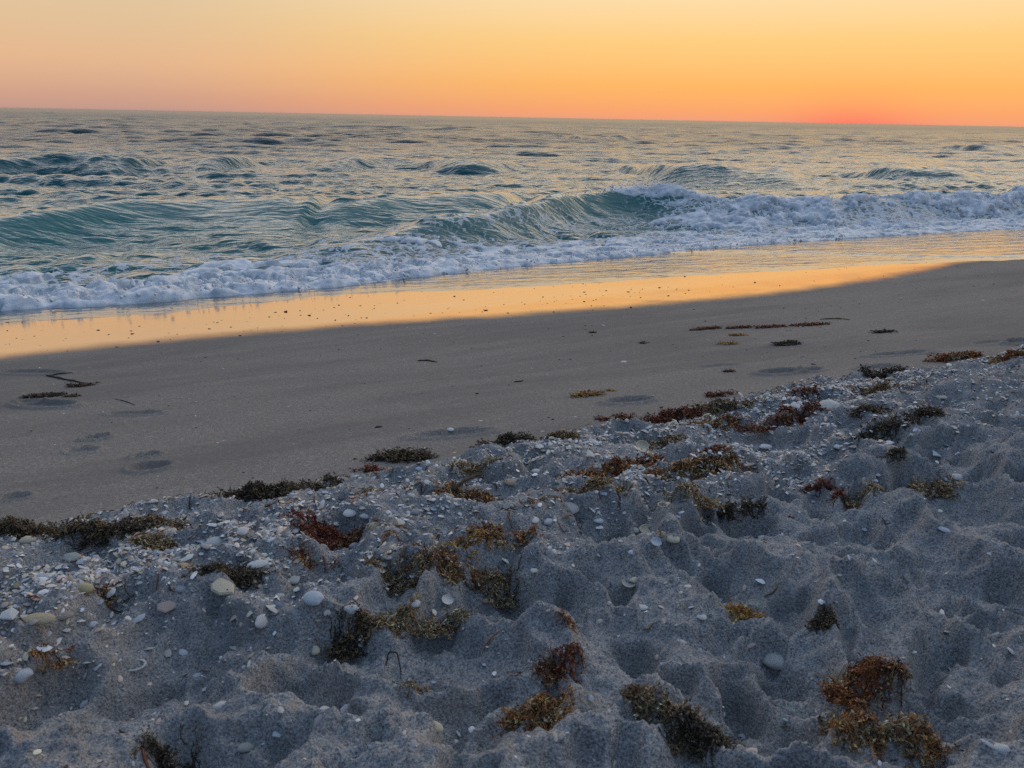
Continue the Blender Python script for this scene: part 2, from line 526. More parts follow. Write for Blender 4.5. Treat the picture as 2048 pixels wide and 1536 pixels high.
def sea_surface(x, y, dy=0.02, fine=True):
    """displaced position of the water surface and its foam / shallowness"""
    s, n = to_sn(x, y)
    pz = profile(n)
    # swash film over the beach
    sw = along(SWASH, s) + 0.07 * fbm(s * 1.3, s * 0, 3, 203) + 0.03 * vnoise(s * 5, n * 2, 204)
    film = np.clip((n - sw) * 0.05, -0.05, 0.010)
    lip = along(LIP, s)
    lm = sstep(3.5, 6.0, s)
    film = film + lm * 0.014 * sstep(-0.015, 0.10, n - lip - 0.03 * vnoise(s * 2.5, s * 0, 207))
    thin = pz + film
    ff = along(FOAM, s)
    mask = sstep(0.1, 1.8, n - ff)
    h = np.zeros_like(x); ux = np.zeros_like(x); uy = np.zeros_like(x)
    grp = 0.75 + 0.9 * np.clip(fbm(x * 0.16, y * 0.3, 3, 211) + 0.15, -0.3, 0.7)
    far = 0.75 * sstep(14, 55, n) + 0.5 * sstep(60, 200, n)
    for i in range(K):
        ax = -(NX * math.cos(th[i]) - NY * math.sin(th[i])); ay = -(NX * math.sin(th[i]) + NY * math.cos(th[i]))
        k = 6.2832 / wl[i]
        fade = np.clip(wl[i] / (2.6 * np.maximum(dy, 0.03)) - 1.0, 0, 1)
        p = k * (ax * x + ay * y) + ph[i]
        a = amp[i] * fade * (1 + (far * (1.0 if wl[i] < 2.6 else 0.1) if wl[i] > 0.8 else 0.4 * far))
        h += a * np.sin(p); c = a * np.cos(p)
        ux += ax * c; uy += ay * c
    lean = np.zeros_like(x); face = np.zeros_like(x); hc = h; h = np.zeros_like(x)
    for j, (c, hh, wf, wb) in enumerate(SWELLS):
        hh = np.array(hh, float)
        ex = max(1.0, 0.25 * (c[-1, 0] - c[0, 0]))
        xp = np.concatenate([[c[0, 0] - ex], c[:, 0], [c[-1, 0] + ex]])
        hs = soft(x, xp, np.concatenate([[0.0 if j != 0 else hh[0]], hh, [0.0 if j not in (2, 11) else hh[-1]]]))
        sl = np.concatenate([[c[0, 1] - 0.3 * ex], c[:, 1], [c[-1, 1] + 0.3 * ex]])
        nc = sum(np.interp(x + e_, xp, sl) for e_ in (-.5 * wf, -.25 * wf, 0, .25 * wf, .5 * wf)) / 5
        tt = (y - nc) * 0.92 + (0.30 if wf < 1.1 else 0.12) * wf * fbm(x * 0.5 / wf + j, y * 0.3 / wf, 3, 230 + j)
        prof = np.where(tt < 0, np.exp(-(np.abs(tt) / wf) ** 1.7), np.exp(-(tt / wb) ** 1.5))
        hs = hs * (1 + 0.25 * fbm(x * 0.5 / wf, x * 0 + j, 3, 250 + j))
        h += hs * prof - 0.16 * hs * np.exp(-((tt + 2.0 * wf) / (1.2 * wf)) ** 2)
        lean += (0.20 if j == 2 else 0.05) * hs * prof ** 3
        face = np.maximum(face, (1.0 if j < 3 else 0.35) * sstep(.08, .28, hs) * np.where(tt < .1, np.exp(-((tt + .5 * wf) / (.8 * wf)) ** 2), 0))
    calm = mask * grp * (1 - 0.86 * face)
    h = h + hc * calm; ux *= calm * 0.9; uy *= calm * 0.9
    # bore behind the front of foam
    fb = along(FOAMBACK, s)
    q = (n - ff)
    bore = np.interp(s, [-6, -3.2, -1.5, 1.0, 3.5, 6, 12], [.10, .10, .07, .05, .03, .03, .03])
    bz = bore * sstep(0.0, 0.28, q) * (1 - 0.75 * sstep(0.5, 2.2, q))
    zl = np.maximum(h, -0.25) * mask + bz * (1 - 0.6 * mask)
    z = np.where(n < ff, thin, np.maximum(np.maximum(thin, zl * sstep(0, .15, q)), -0.22))
    z = z + 0.0012 * sstep(0.0, 0.25, n - sw) * (1 - sstep(0, .2, q)) * fbm(x * 14, y * 14, 3, 271)
    x2 = x - ux - NX * lean; y2 = y - uy - NY * lean
    # foam coverage
    band = sstep(-0.02, 0.10, q) * (1 - sstep(fb - 0.35, fb + 0.55, n))
    t2 = n - along(CB, s)
    broke = sstep(7.3, 8.4, s + 0.6 * fbm(s * 1.5, n * 1.5, 3, 281)) * sstep(-2.6, -1.9, t2) * (1 - sstep(-0.05, 0.35, t2))
    lace = 0.40 * sstep(6.6, 8.2, s) * sstep(-2.8, -1.6, t2) * (1 - sstep(-0.6, -0.1, t2))
    trail = 0.42 * np.exp(-((n - fb - 0.5) / 0.7) ** 2)
    lipf = lm * np.exp(-((n - lip) / 0.03) ** 2) * 0.75 * sstep(5.0, 7.5, s)
    edgel = 0.7 * np.exp(-((n - sw - 0.01) / 0.014) ** 2) * (1 - sstep(-2.2, -0.6, s))
    foam = np.maximum.reduce([band * (0.70 - 0.20 * sstep(.3, 1.0, q)), broke * 0.58, lace, trail, lipf, edgel])
    return x2, y2, z, foam, n - ff, n, s, face


mat, t, out = material('sea_water')
tc = t.n('ShaderNodeTexCoord'); V = tc.outputs['Object']
af = t.n('ShaderNodeAttribute', attribute_name='foam').outputs['Fac']
ad = t.n('ShaderNodeAttribute', attribute_name='offshore').outputs['Fac']
body = t.ramp(t.math('DIVIDE', ad, 40.0, clamp=True), [
    (0.0, (0.11, 0.088, 0.07, 1)), (0.02, (0.10, 0.10, 0.085, 1)), (0.055, (0.05, 0.165, 0.15, 1)), (0.12, (0.028, 0.165, 0.16, 1)),
    (0.35, (0.014, 0.115, 0.125, 1)), (1.0, (0.007, 0.036, 0.048, 1))])
body = t.mix(t.smooth(t.noise(V, 0.7, 4, 0.6), 0.35, 0.7, 0, 0.5), body, t.mix(0.5, body, (0.02, 0.10, 0.12, 1)))
rot = t.n('ShaderNodeMapping'); rot.inputs['Rotation'].default_value = (0, 0, -SH * 0.55); t.link(V, rot.inputs[0])
st = t.n('ShaderNodeMapping'); st.inputs['Scale'].default_value = (0.42, 1.7, 1.0); t.link(rot.outputs[0], st.inputs[0])
rp = t.math('ADD', t.noise(st.outputs[0], 3.6, 3.0, 0.58, 0.6), t.math('MULTIPLY', t.noise(st.outputs[0], 12.0, 1, 0.5, 0.4), 0.16))
bp = t.n('ShaderNodeBump'); bp.inputs['Distance'].default_value = 0.11
t.link(rp, bp.inputs['Height'])
face_ = t.n('ShaderNodeAttribute', attribute_name='face').outputs['Fac']
t.link(t.math('MULTIPLY', t.smooth(ad, -0.3, 1.2, 0.16, 0.75), t.math('SUBTRACT', 1.0, t.math('MULTIPLY', face_, 0.55))), bp.inputs['Strength'])
ws = t.n('ShaderNodeBsdfPrincipled')
t.link(body, ws.inputs['Base Color'])
t.link(t.ramp(t.math('DIVIDE', ad, 200.0, clamp=True), [(0.0, (.06, .06, .06)), (.06, (.10, .10, .10)), (.3, (.17, .17, .17)), (1.0, (.30, .30, .30))]), ws.inputs['Roughness'])
ws.inputs['IOR'].default_value = 1.33
t.link(t.smooth(ad, 15.0, 120.0, 0.5, 0.26), ws.inputs['Specular IOR Level'])
t.link(bp.outputs[0], ws.inputs['Normal'])
sheen = t.n('ShaderNodeBsdfGlossy'); sheen.inputs['Roughness'].default_value = 0.09; t.link(bp.outputs[0], sheen.inputs['Normal'])
lw = t.n('ShaderNodeLayerWeight'); lw.inputs['Blend'].default_value = 0.5; t.link(bp.outputs[0], lw.inputs['Normal'])
wm = t.n('ShaderNodeMixShader')
t.link(t.math('MULTIPLY', t.smooth(lw.outputs['Facing'], 0.55, 0.96, 0.0, 0.5), t.smooth(ad, 8.0, 45.0, 1.0, 0.0)), wm.inputs[0]); t.link(ws.outputs[0], wm.inputs[1]); t.link(sheen.outputs[0], wm.inputs[2])
# lacy foam lying on the water
vo = t.n('ShaderNodeTexVoronoi', feature='DISTANCE_TO_EDGE'); vo.inputs['Scale'].default_value = 9.0
dist = t.n('ShaderNodeMixRGB'); dist.inputs[0].default_value = 0.30
nz = t.n('ShaderNodeTexNoise'); nz.inputs['Scale'].default_value = 5; nz.inputs['Detail'].default_value = 3; t.link(V, nz.inputs['Vector'])
t.link(V, dist.inputs[1]); t.link(nz.outputs['Color'], dist.inputs[2]); t.link(dist.outputs[0], vo.inputs['Vector'])
lacev = t.math('SUBTRACT', 1.0, t.smooth(vo.outputs['Distance'], 0.0, 0.16))
lacev = t.math('ADD', t.math('MULTIPLY', lacev, 0.26), t.math('MULTIPLY', t.noise(V, 8, 5, 0.68, 0.5), 1.05))
ff_ = t.smooth(t.math('ADD', lacev, t.math('MULTIPLY', af, 0.95)), 0.98, 1.28)
ff_ = t.math('MULTIPLY', ff_, t.smooth(af, 0.05, 0.3))
fs = t.n('ShaderNodeBsdfPrincipled'); fs.inputs['Base Color'].default_value = (0.72, 0.74, 0.77, 1); fs.inputs['Roughness'].default_value = 0.75
fb_ = t.n('ShaderNodeBump'); fb_.inputs['Distance'].default_value = 0.03; fb_.inputs['Strength'].default_value = 0.7
t.link(lacev, fb_.inputs['Height']); t.link(fb_.outputs[0], fs.inputs['Normal'])
mm = t.n('ShaderNodeMixShader'); t.link(ff_, mm.inputs[0]); t.link(wm.outputs[0], mm.inputs[1]); t.link(fs.outputs[0], mm.inputs[2])
t.link(mm.outputs[0], out.inputs[0])
WATER = mat

rows = [4.3]
while rows[-1] < 9000:
    y = rows[-1]
    rows.append(y + (0.030 if y < 15 else (0.002 * y if y < 26 else (0.0036 * y if y < 420 else 0.03 * y))))
rows = np.array(rows)
cols = np.linspace(-0.76, 0.76, 640)
yy = np.repeat(rows[:, None], len(cols), 1)
xx = cols[None, :] * (yy + 3.0)
dyy = np.repeat(np.gradient(rows)[:, None], len(cols), 1)
dyy = np.maximum(dyy, (cols[1] - cols[0]) * (yy + 3.0))
x2, y2, zs, fo, offs, nn, ss, fac_ = sea_surface(xx.ravel(), yy.ravel(), dyy.ravel())
keep = nn > along(SWASH, ss) - 0.35
Fc = grid_faces(*xx.shape, keep=keep.reshape(xx.shape))
Vv, Fc, fo, offs, fac_ = compact(np.stack([x2, y2, zs], -1), Fc, fo, offs, fac_)
me = make_mesh('sea', Vv, Fc, WATER, attrs={'foam': fo, 'offshore': offs, 'face': fac_})
link('sea', me, kind='structure')

# ------------------------------------------------------------------ foam
mat, t, out = material('sea_foam')
tc = t.n('ShaderNodeTexCoord'); V = tc.outputs['Object']
p = t.n('ShaderNodeBsdfPrincipled')
t.link(t.mix(t.smooth(t.noise(V, 7, 4, 0.6), 0.35, 0.65), (0.50, 0.55, 0.59, 1), (0.84, 0.85, 0.86, 1)), p.inputs['Base Color'])
p.inputs['Roughness'].default_value = 0.5
b = t.n('ShaderNodeBump'); b.inputs['Distance'].default_value = 0.015; b.inputs['Strength'].default_value = 0.3
vo = t.n('ShaderNodeTexVoronoi'); vo.inputs['Scale'].default_value = 55; t.link(V, vo.inputs['Vector'])
t.link(t.math('ADD', t.math('MULTIPLY', vo.outputs['Distance'], -0.5), t.noise(V, 30, 4, 0.65)), b.inputs['Height'])
t.link(b.outputs[0], p.inputs['Normal'])
t.link(p.outputs[0], out.inputs[0])
FOAMM = mat


def foam_sheet(name, s0, s1, nlo, nhi, ds, rows_, cover, lump, seed, **props):
    sA = np.arange(s0, s1, ds)
    v = np.linspace(0, 1, rows_)
    S = np.repeat(sA[None, :], rows_, 0)
    lo = nlo(sA); hi = nhi(sA)
    Nn = lo[None, :] + (hi - lo)[None, :] * v[:, None]
    x, y = to_xy(S, Nn)
    x2, y2, z, fo, offs, n_, s_, _ = sea_surface(x.ravel(), y.ravel(), np.full(x.size, 0.04))
    P = np.stack([x2, y2, z], -1).reshape(rows_, len(sA), 3)
    du = np.gradient(P, axis=1); dv = np.gradient(P, axis=0)
    Nm = np.cross(du, dv); Nm /= np.linalg.norm(Nm, axis=-1, keepdims=True) + 1e-9
    Nm = np.where(Nm[..., 2:] < 0, -Nm, Nm)
    wS = S + 0.10 * fbm(S * 3, Nn * 3, 3, seed + 5); wN = Nn + 0.10 * fbm(S * 3, Nn * 3, 3, seed + 6)
    pf = 0.55 * puffs(wS, wN * 1.25, 0.36, seed) + 0.36 * puffs(wS, wN * 1.2, 0.17, seed + 10) + 0.15 * puffs(wS, wN, 0.085, seed + 20) + 0.03 * puffs(wS, wN, 0.04, seed + 30)
    pf = 1.25 * np.maximum(pf, 0) ** 1.4 + 0.06 * fbm(S * 9, Nn * 9, 3, seed + 40)
    C = cover(S, Nn, v[:, None] + 0 * S)
    L = lump(S)
    hgt = L * pf * np.clip(C, 0, 1) - 0.05 * (1 - sstep(0.0, 0.35, C))
    P = P + Nm * hgt[..., None]
    keep = C > 0.02
    Fc = grid_faces(rows_, len(sA), keep=keep)
    Vv, Fc = compact(P.reshape(-1, 3), Fc)
    me = make_mesh(name, Vv, Fc, FOAMM)
    return link(name, me, kind='stuff', **props)


def cover_front(S, N, v):
    q = N - along(FOAM, S)
    fr = sstep(0.0, 0.16, q + 0.06 * fbm(S * 5, S * 0, 3, 311) + 0.05 * puffs(S, N * 0, 0.2, 312))
    back = 1 - sstep(0.45, 1.0, v + 0.35 * fbm(S * 0.9, N * 1.4, 4, 313))
    holes = sstep(-0.14, 0.16, fbm(S * 3.0, N * 5.5, 4, 317, 0.62) + 0.34 * (1 - sstep(0.05, 0.55, q)) - 0.04)
    return fr * back * holes


foam_sheet('surf_foam', -7.0, 15.0, lambda s: along(FOAM, s) - 0.15, lambda s: np.maximum(along(FOAMBACK, s) + 0.25, along(FOAM, s) + 0.6), 0.016, 170,
           cover_front, lambda S: np.interp(S, [-7, -2.5, 0, 3, 6, 15], [.14, .14, .105, .075, .06, .05]), 401,
           label='lumpy white foam at the front of the wash along the beach', category='foam')



def cover_break(S, N, v):
    tt = N - along(CB, S)
    a = sstep(7.6, 8.5, S + 1.0 * fbm(S * 1.2, N * 1.6, 3, 331) + 0.7 * np.clip(-tt - 0.6, 0, 2))
    top = 1 - sstep(0.05, 0.22, tt + 0.10 * fbm(S * 2.2, N, 3, 333))
    low = sstep(-2.3, -1.7, tt)
    holes = sstep(-0.20, 0.20, fbm(S * 1.8, N * 3.4, 5, 337, 0.62) - 0.05 + 0.22 * np.exp(-((tt + .1) / .35) ** 2))
    gap = 1 - 0.9 * np.exp(-((S - 12.3) / 0.6) ** 4) * sstep(-1.3, -0.9, tt) * (1 - sstep(-0.45, -0.2, tt))
    return a * top * low * holes * gap


foam_sheet('breaker_foam', 5.5, 18.0, lambda s: along(CB, s) - 2.4, lambda s: along(CB, s) + 0.4, 0.018, 170,
           cover_break, lambda S: np.interp(S, [7.5, 9.5, 12], [.06, .10, .10]), 501,
           label='tumbling white foam on the face of the breaking wave', category='foam')

# ------------------------------------------------------------------ spray over the breaking crest
def ico():
    import bmesh
    bm = bmesh.new(); bmesh.ops.create_icosphere(bm, subdivisions=1, radius=1.0)
    v = np.array([q.co[:] for q in bm.verts]); f = np.array([[a.index for a in q.verts] for q in bm.faces])
    bm.free()
    return v, f


IV, IF = ico()


def scatter_mesh(name, pos, size, base_v, base_f, mat, colors=None, flat=False, rot=None, squash=None):
    m = len(pos); k = len(base_v)
    B = np.repeat(base_v[None], m, 0)
    if squash is not None:
        B = B * squash[:, None, :]
    if rot is not None:
        B = np.einsum('mij,mkj->mki', rot, B)
    Vv = B * size[:, None, None] + pos[:, None, :]
    Fc = (base_f[None] + (np.arange(m) * k)[:, None, None]).reshape(-1, base_f.shape[1])
    cc = None if colors is None else np.repeat(colors, k, 0)
    return make_mesh(name, Vv.reshape(-1, 3), Fc, mat, smooth=not flat, colors=cc)


def rand_rot(m, tilt, rng):
    a = rng.uniform(0, 6.283, m); t1 = rng.normal(0, tilt, m); t2 = rng.normal(0, tilt, m)
    ca, sa = np.cos(a), np.sin(a)
    z = np.zeros(m); o = np.ones(m)
    Rz = np.stack([np.stack([ca, -sa, z], -1), np.stack([sa, ca, z], -1), np.stack([z, z, o], -1)], 1)
    Rx = np.stack([np.stack([o, z, z], -1), np.stack([z, np.cos(t1), -np.sin(t1)], -1), np.stack([z, np.sin(t1), np.cos(t1)], -1)], 1)
    Ry = np.stack([np.stack([np.cos(t2), z, np.sin(t2)], -1), np.stack([z, o, z], -1), np.stack([-np.sin(t2), z, np.cos(t2)], -1)], 1)
    return Rx @ Ry @ Rz


mt_, t_, out_ = material('spray_drops')
pb_ = t_.n('ShaderNodeBsdfPrincipled'); pb_.inputs['Base Color'].default_value = (.85, .86, .88, 1); pb_.inputs['Roughness'].default_value = .4
t_.link(pb_.outputs[0], out_.inputs[0])
DROPM = mt_
rs_ = np.random.default_rng(21)
m = 900
sS = np.concatenate([rs_.normal(7.9, 0.45, 500), rs_.uniform(6.2, 14.5, 400)])
up = np.concatenate([np.abs(rs_.normal(0, 0.10, 500)), np.abs(rs_.normal(0, 0.035, 400))])
nS = along(CB, sS) - 0.15 + rs_.normal(0, 0.10, m)
hx, hy = to_xy(sS, along(CB, sS))
_, _, hz, _, _, _, _, _ = sea_surface(hx, hy, np.full(m, 0.04))
px_, py_ = to_xy(sS, nS)
pos = np.stack([px_, py_, hz + up - 0.02], -1)
me = scatter_mesh('spray', pos, np.exp(rs_.normal(math.log(0.007), 0.4, m)), IV, IF, DROPM)
link('spray', me, kind='stuff', label='fine spray thrown off the crest of the breaking wave', category='spray')

# small splashes standing up from the front of foam
m = 1500
sS = rs_.uniform(-6, 9, m); nS = along(FOAM, sS) + np.abs(rs_.normal(0.12, 0.2, m))
hx, hy = to_xy(sS, nS)
_, _, hz, _, _, _, _, _ = sea_surface(hx, hy, np.full(m, 0.04))
L = np.interp(sS, [-7, -2.5, 0, 3, 6, 15], [.16, .15, .12, .09, .05, .04])
pos = np.stack([hx, hy, hz + L * rs_.uniform(0.1, 1.05, m)], -1)
me = scatter_mesh('foam_droplets', pos, np.exp(rs_.normal(math.log(0.008), 0.45, m)), IV, IF, DROPM)
link('foam_droplets', me, kind='stuff', label='droplets tossed up along the front of the foam', category='spray')

# ------------------------------------------------------------------ materials of the wrack line
def tint_material(name, rough=0.7, spec=0.3, speck=0.0, objcol=False, bumps=0.0):
    mt, t, out = material(name)
    p = t.n('ShaderNodeBsdfPrincipled')
    if objcol:
        c = t.n('ShaderNodeObjectInfo').outputs['Color']
    else:
        c = t.n('ShaderNodeAttribute', attribute_name='tint').outputs['Color']
    V = t.n('ShaderNodeTexCoord').outputs['Object']
    if speck:
        nzv = t.noise(V, 55 if objcol else 90, 4, 0.65)
        c = t.mix(t.smooth(nzv, 0.45, 0.75, 0, speck), c, (0.22, 0.19, 0.16, 1), 'MIX')
        c = t.mix(t.smooth(t.noise(V, 160, 2, 0.6), 0.5, 0.72, 0, 0.35), c, (0.30, 0.28, 0.27, 1))
    t.link(c, p.inputs['Base Color'])
    p.inputs['Roughness'].default_value = rough
    p.inputs['Specular IOR Level'].default_value = spec
    if bumps:
        b = t.n('ShaderNodeBump'); b.inputs['Distance'].default_value = 0.002; b.inputs['Strength'].default_value = bumps
        t.link(t.noise(V, 140, 3, 0.6), b.inputs['Height']); t.link(b.outputs[0], p.inputs['Normal'])
    t.link(p.outputs[0], out.inputs[0])
    return mt


SHELLM = tint_material('shell', 0.5, 0.35, 0.5, True, 0.7)
HASHM = tint_material('shell_chips', 0.55, 0.3)
WEEDM = tint_material('seaweed', 0.55, 0.35)
STICKM = tint_material('driftwood', 0.8, 0.2, 0, True, 0.5)
HOLESHADEM = tint_material('bore_hole_shade', 0.9, 0.1, 0, True)

# ------------------------------------------------------------------ shell hash, chips and specks
_ca = np.linspace(0, 6.283, 7, endpoint=False)
_cr = np.array([1, .92, 1.05, .84, 1.0, .9, 1.04])
CHIP_V = np.vstack([np.stack([np.cos(_ca) * _cr, np.sin(_ca) * _cr * .85, -0.06 * np.ones(7)], -1), [[.05, .03, .30]]])
CHIP_F = np.array([[k, (k + 1) % 7, 7] for k in range(7)])
SHCOL = np.array([[.62, .60, .57], [.70, .69, .68], [.55, .50, .44], [.58, .44, .32], [.40, .40, .42], [.52, .40, .34], [.66, .58, .44], [.50, .53, .56], [.26, .24, .23]])


def hash_density(s, n):
    d = np.exp(-((n - 1.53) / 0.33) ** 4) * (0.20 + 1.0 * sstep(-0.10, 0.30, fbm(s * 1.6, n * 5.5, 4, 601)))
    d = d * (1.0 + 0.30 * np.exp(-((s + 0.5) / 0.9) ** 2)) * (1 - 0.75 * sstep(2.2, 3.4, s) * (1 - sstep(1.45, 1.7, n)))
    return np.maximum(d, 0.016 + 0.03 * sstep(1.0, 1.4, n) * (n < 1.95)) * (n < edge_n(s) + 0.05)


def sample_hash(m, rng, smin=-2.3, smax=6.0, nmin=0.3, nmax=2.05):
    S = []; N_ = []
    while len(S) < m:
        a = rng.uniform(smin, smax, m); b = rng.uniform(nmin, nmax, m)
        k = rng.uniform(0, 1.5, m) < hash_density(a, b)
        S += list(a[k]); N_ += list(b[k])
    return np.array(S[:m]), np.array(N_[:m])


rh = np.random.default_rng(33)
m = 66000
S, N_ = sample_hash(m, rh, -2.0, 5.2)
hx, hy = to_xy(S, N_)
size = np.clip(np.exp(rh.normal(math.log(0.0037), 0.50, m)), 0.0016, 0.0095)
hz = sand_h(hx, hy) + size * 0.12
ci = rh.choice(len(SHCOL), m, p=[.16, .12, .17, .12, .12, .09, .10, .06, .06])
cc = np.clip(SHCOL[ci] * rh.uniform(0.75, 1.45, (m, 1)), 0, .85)
sq = np.stack([rh.uniform(.7, 1.5, m), rh.uniform(.5, 1.0, m), rh.uniform(.6, 1.5, m)], -1)
me = scatter_mesh('shell_hash', np.stack([hx, hy, hz], -1), size, CHIP_V, CHIP_F, HASHM, cc, False, rand_rot(m, 0.35, rh), sq)
link('shell_hash', me, kind='stuff', label='crushed pale shell chips strewn over the edge of the loose sand', category='shell hash')


def flat_specks(name, m, nr, sr, size, pal, rng, label, dens=None, squashz=0.5):
    s_ = rng.uniform(sr[0], sr[1], m * 3); n_ = rng.uniform(nr[0], nr[1], m * 3)
    if dens is not None:
        k = rng.uniform(0, 1, m * 3) < dens(s_, n_); s_ = s_[k]; n_ = n_[k]
    s_ = s_[:m]; n_ = n_[:m]; q = len(s_)
    a, b = to_xy(s_, n_)
    z = sand_h(a, b)
    sz = np.exp(rng.normal(math.log(size), 0.45, q))
    cl = np.array(pal)[rng.integers(0, len(pal), q)]
    sq = np.stack([rng.uniform(.8, 1.8, q), rng.uniform(.6, 1.0, q), np.full(q, squashz)], -1)
    me = scatter_mesh(name, np.stack([a, b, z], -1), sz, IV, IF, HASHM, cl, True, rand_rot(q, 0.2, rng), sq)
    link(name, me, kind='stuff', label=label, category='debris')


flat_specks('weed_crumbs', 420, (2.1, 5.0), (-3, 8), 0.0042, [[.05, .035, .025], [.09, .05, .03], [.04, .035, .03]], rh,
            'tiny dark crumbs of weed scattered on the firm sand', lambda s, n: 0.15 + 0.85 * sstep(0.0, 0.25, fbm(s * .9, n * 1.6, 3, 611) + 0.10 * (s > 1.2)))
flat_specks('track_crumbs', 260, (2.0, 4.6), (0, 8), 0.0048, [[.06, .04, .03], [.10, .05, .03]], rh,
            'dotted line of dark weed crumbs running over the firm sand', lambda s, n: np.exp(-((n - (2.25 + 0.55 * np.clip(s - 1.6, 0, 3) + .06 * vnoise(s * 3, s * 0, 3))) / 0.05) ** 2))
flat_specks('shell_crumbs', 330, (2.1, 4.8), (-3, 8), 0.0034, [[.65, .62, .58], [.6, .55, .48], [.7, .7, .7]], rh,
            'tiny pale shell crumbs scattered on the firm sand')
flat_specks('wet_pebbles', 330, (5.0, 6.4), (-2.5, 9), 0.006, [[.035, .03, .028], [.06, .045, .035]], rh,
            'small dark pebbles left on the shining wet sand', lambda s, n: 0.1 + 0.9 * sstep(-.02, 0.3, fbm(s * 0.8, n * 2.5, 3, 615) + .05 * (s < 4)), 0.35)


# ------------------------------------------------------------------ shells
def dome(outline, height, rings=9, segs=28, ribs=0, rib_h=0.03, lean=0.25, thick=0.10):
    th_ = np.linspace(0, 2 * math.pi, segs, endpoint=False)
    V_ = []; Fq = []
    for layer in (0, 1):
        sc = 1.0 if layer == 0 else 1.0 - thick
        for j in range(rings + 1):
            r = math.sin((j + (0.15 if j == 0 else 0)) / rings * math.pi / 2)
            for a in th_:
                R = outline(a)
                x = r * R * math.cos(a) * (1 if layer == 0 or j < rings else 1); y = r * R * math.sin(a)
                x = x + lean * (1 - r)
                z = height * math.sqrt(max(0, 1 - r * r)) * (1 - 0.12 * math.cos(a) * r)
                z += 0.011 * math.cos(r * 30) * (r > 0.2)
                if ribs:
                    z += rib_h * math.cos(ribs * a) * r * (1 - 0.3 * r)
                V_.append((x * sc, y * sc, z * sc - (0.0 if layer == 0 else thick * 0.35)))
    nr = rings + 1
    for layer in (0, 1):
        o = layer * nr * segs
        for j in range(rings):
            for k in range(segs):
                k2 = (k + 1) % segs
                q = (o + j * segs + k, o + (j + 1) * segs + k, o + (j + 1) * segs + k2, o + j * segs + k2)
                Fq.append(q if layer == 0 else q[::-1])
        # cap at the top
    o = 0
    for k in range(segs):
        k2 = (k + 1) % segs
        Fq.append((rings * segs + k, nr * segs + rings * segs + k, nr * segs + rings * segs + k2, rings * segs + k2))
    V_ = np.array(V_)
    top = len(V_)
    V_ = np.vstack([V_, V_[:segs].mean(0), V_[nr * segs:nr * segs + segs].mean(0)])
    for k in range(segs):
        k2 = (k + 1) % segs
        Fq.append((k, k2, top, top)); Fq.append((nr * segs + k2, nr * segs + k, top + 1, top + 1))
    return V_, Fq


def py_mesh(name, V_, Fq, mat, smooth=True):
    me = bpy.data.meshes.new(name)
    Fq = [tuple(dict.fromkeys(int(i) for i in f)) for f in Fq]
    me.from_pydata([tuple(map(float, v)) for v in V_], [], Fq)
    if smooth:
        me.polygons.foreach_set('use_smooth', np.ones(len(me.polygons), bool))
    me.materials.append(mat)
    me.update()
    return me


def fan(a):
    return 1.0 - 0.13 * math.cos(a) + 0.05 * math.cos(2 * a) - (0.12 if abs(a - math.pi) > 2.9 else 0)


rsm = np.random.default_rng(44)


def slab(n, seed, th=0.22, bend=0.18):
    r = np.random.default_rng(seed)
    ang = np.sort(np.linspace(0, 6.283, n, endpoint=False) + r.uniform(-.3, .3, n))
    R = r.uniform(0.65, 1.1, n)
    V_ = []; Fq = []
    for z, sc in ((0, .92), (th * .6, 1.0), (th, .84)):
        for a, q in zip(ang, R):
            x, y = q * sc * math.cos(a), q * sc * math.sin(a) * 0.78
            V_.append((x, y, z + bend * (1 - x * x) - bend * .4))
    V_.append((0, 0, th + bend * .75)); V_.append((0, 0, bend * .5))
    for k in range(n):
        k2 = (k + 1) % n
        for j in (0, 1):
            Fq.append((j * n + k, j * n + k2, (j + 1) * n + k2, (j + 1) * n + k))
        Fq.append((2 * n + k, 2 * n + k2, 3 * n)); Fq.append((k2, k, 3 * n + 1))
    return V_, Fq


def lump(seed, sx=1.0, sy=0.8, sz=0.6, rough=0.10):
    import bmesh
    bm = bmesh.new(); bmesh.ops.create_icosphere(bm, subdivisions=2, radius=1.0)
    v = np.array([q.co[:] for q in bm.verts]); f = [[a.index for a in q.verts] for q in bm.faces]
    bm.free()
    d = 1 + rough * fbm(v[:, 0] * 1.5 + seed, v[:, 1] * 1.5 + v[:, 2] * 1.1, 2, seed) * 2
    v = v * d[:, None] * np.array([sx, sy, sz])
    v[:, 0] += 0.12 * v[:, 1] ** 2
    return v, f


def ring(seed, R=1.0, r=0.13, ry=0.72, arc=1.0, stand=0.0):
    n = 28 if arc == 1 else 16; k = 7
    V_ = []; Fq = []
    rr = np.random.default_rng(seed)
    for i in range(n):
        a = 6.283 * arc * i / (n if arc == 1 else n - 1) - 6.283 * arc / 2
        tp = 1.0 if arc == 1 else math.sin(math.pi * (i + .3) / (n - .4)) ** 0.6
        q = r * tp * rr.uniform(.85, 1.15)
        for j in range(k):
            b = 6.283 * j / k
            V_.append(((R + q * math.cos(b)) * math.cos(a), (R * ry + q * math.cos(b)) * math.sin(a), q * 0.8 * math.sin(b)))
    for i in range(n if arc == 1 else n - 1):
        for j in range(k):
            i2 = (i + 1) % n; j2 = (j + 1) % k
            Fq.append((i * k + j, i2 * k + j, i2 * k + j2, i * k + j2))
    if arc != 1:
        Fq.append(tuple(range(k))[::-1]); Fq.append(tuple((n - 1) * k + j for j in range(k)))
    return V_, Fq


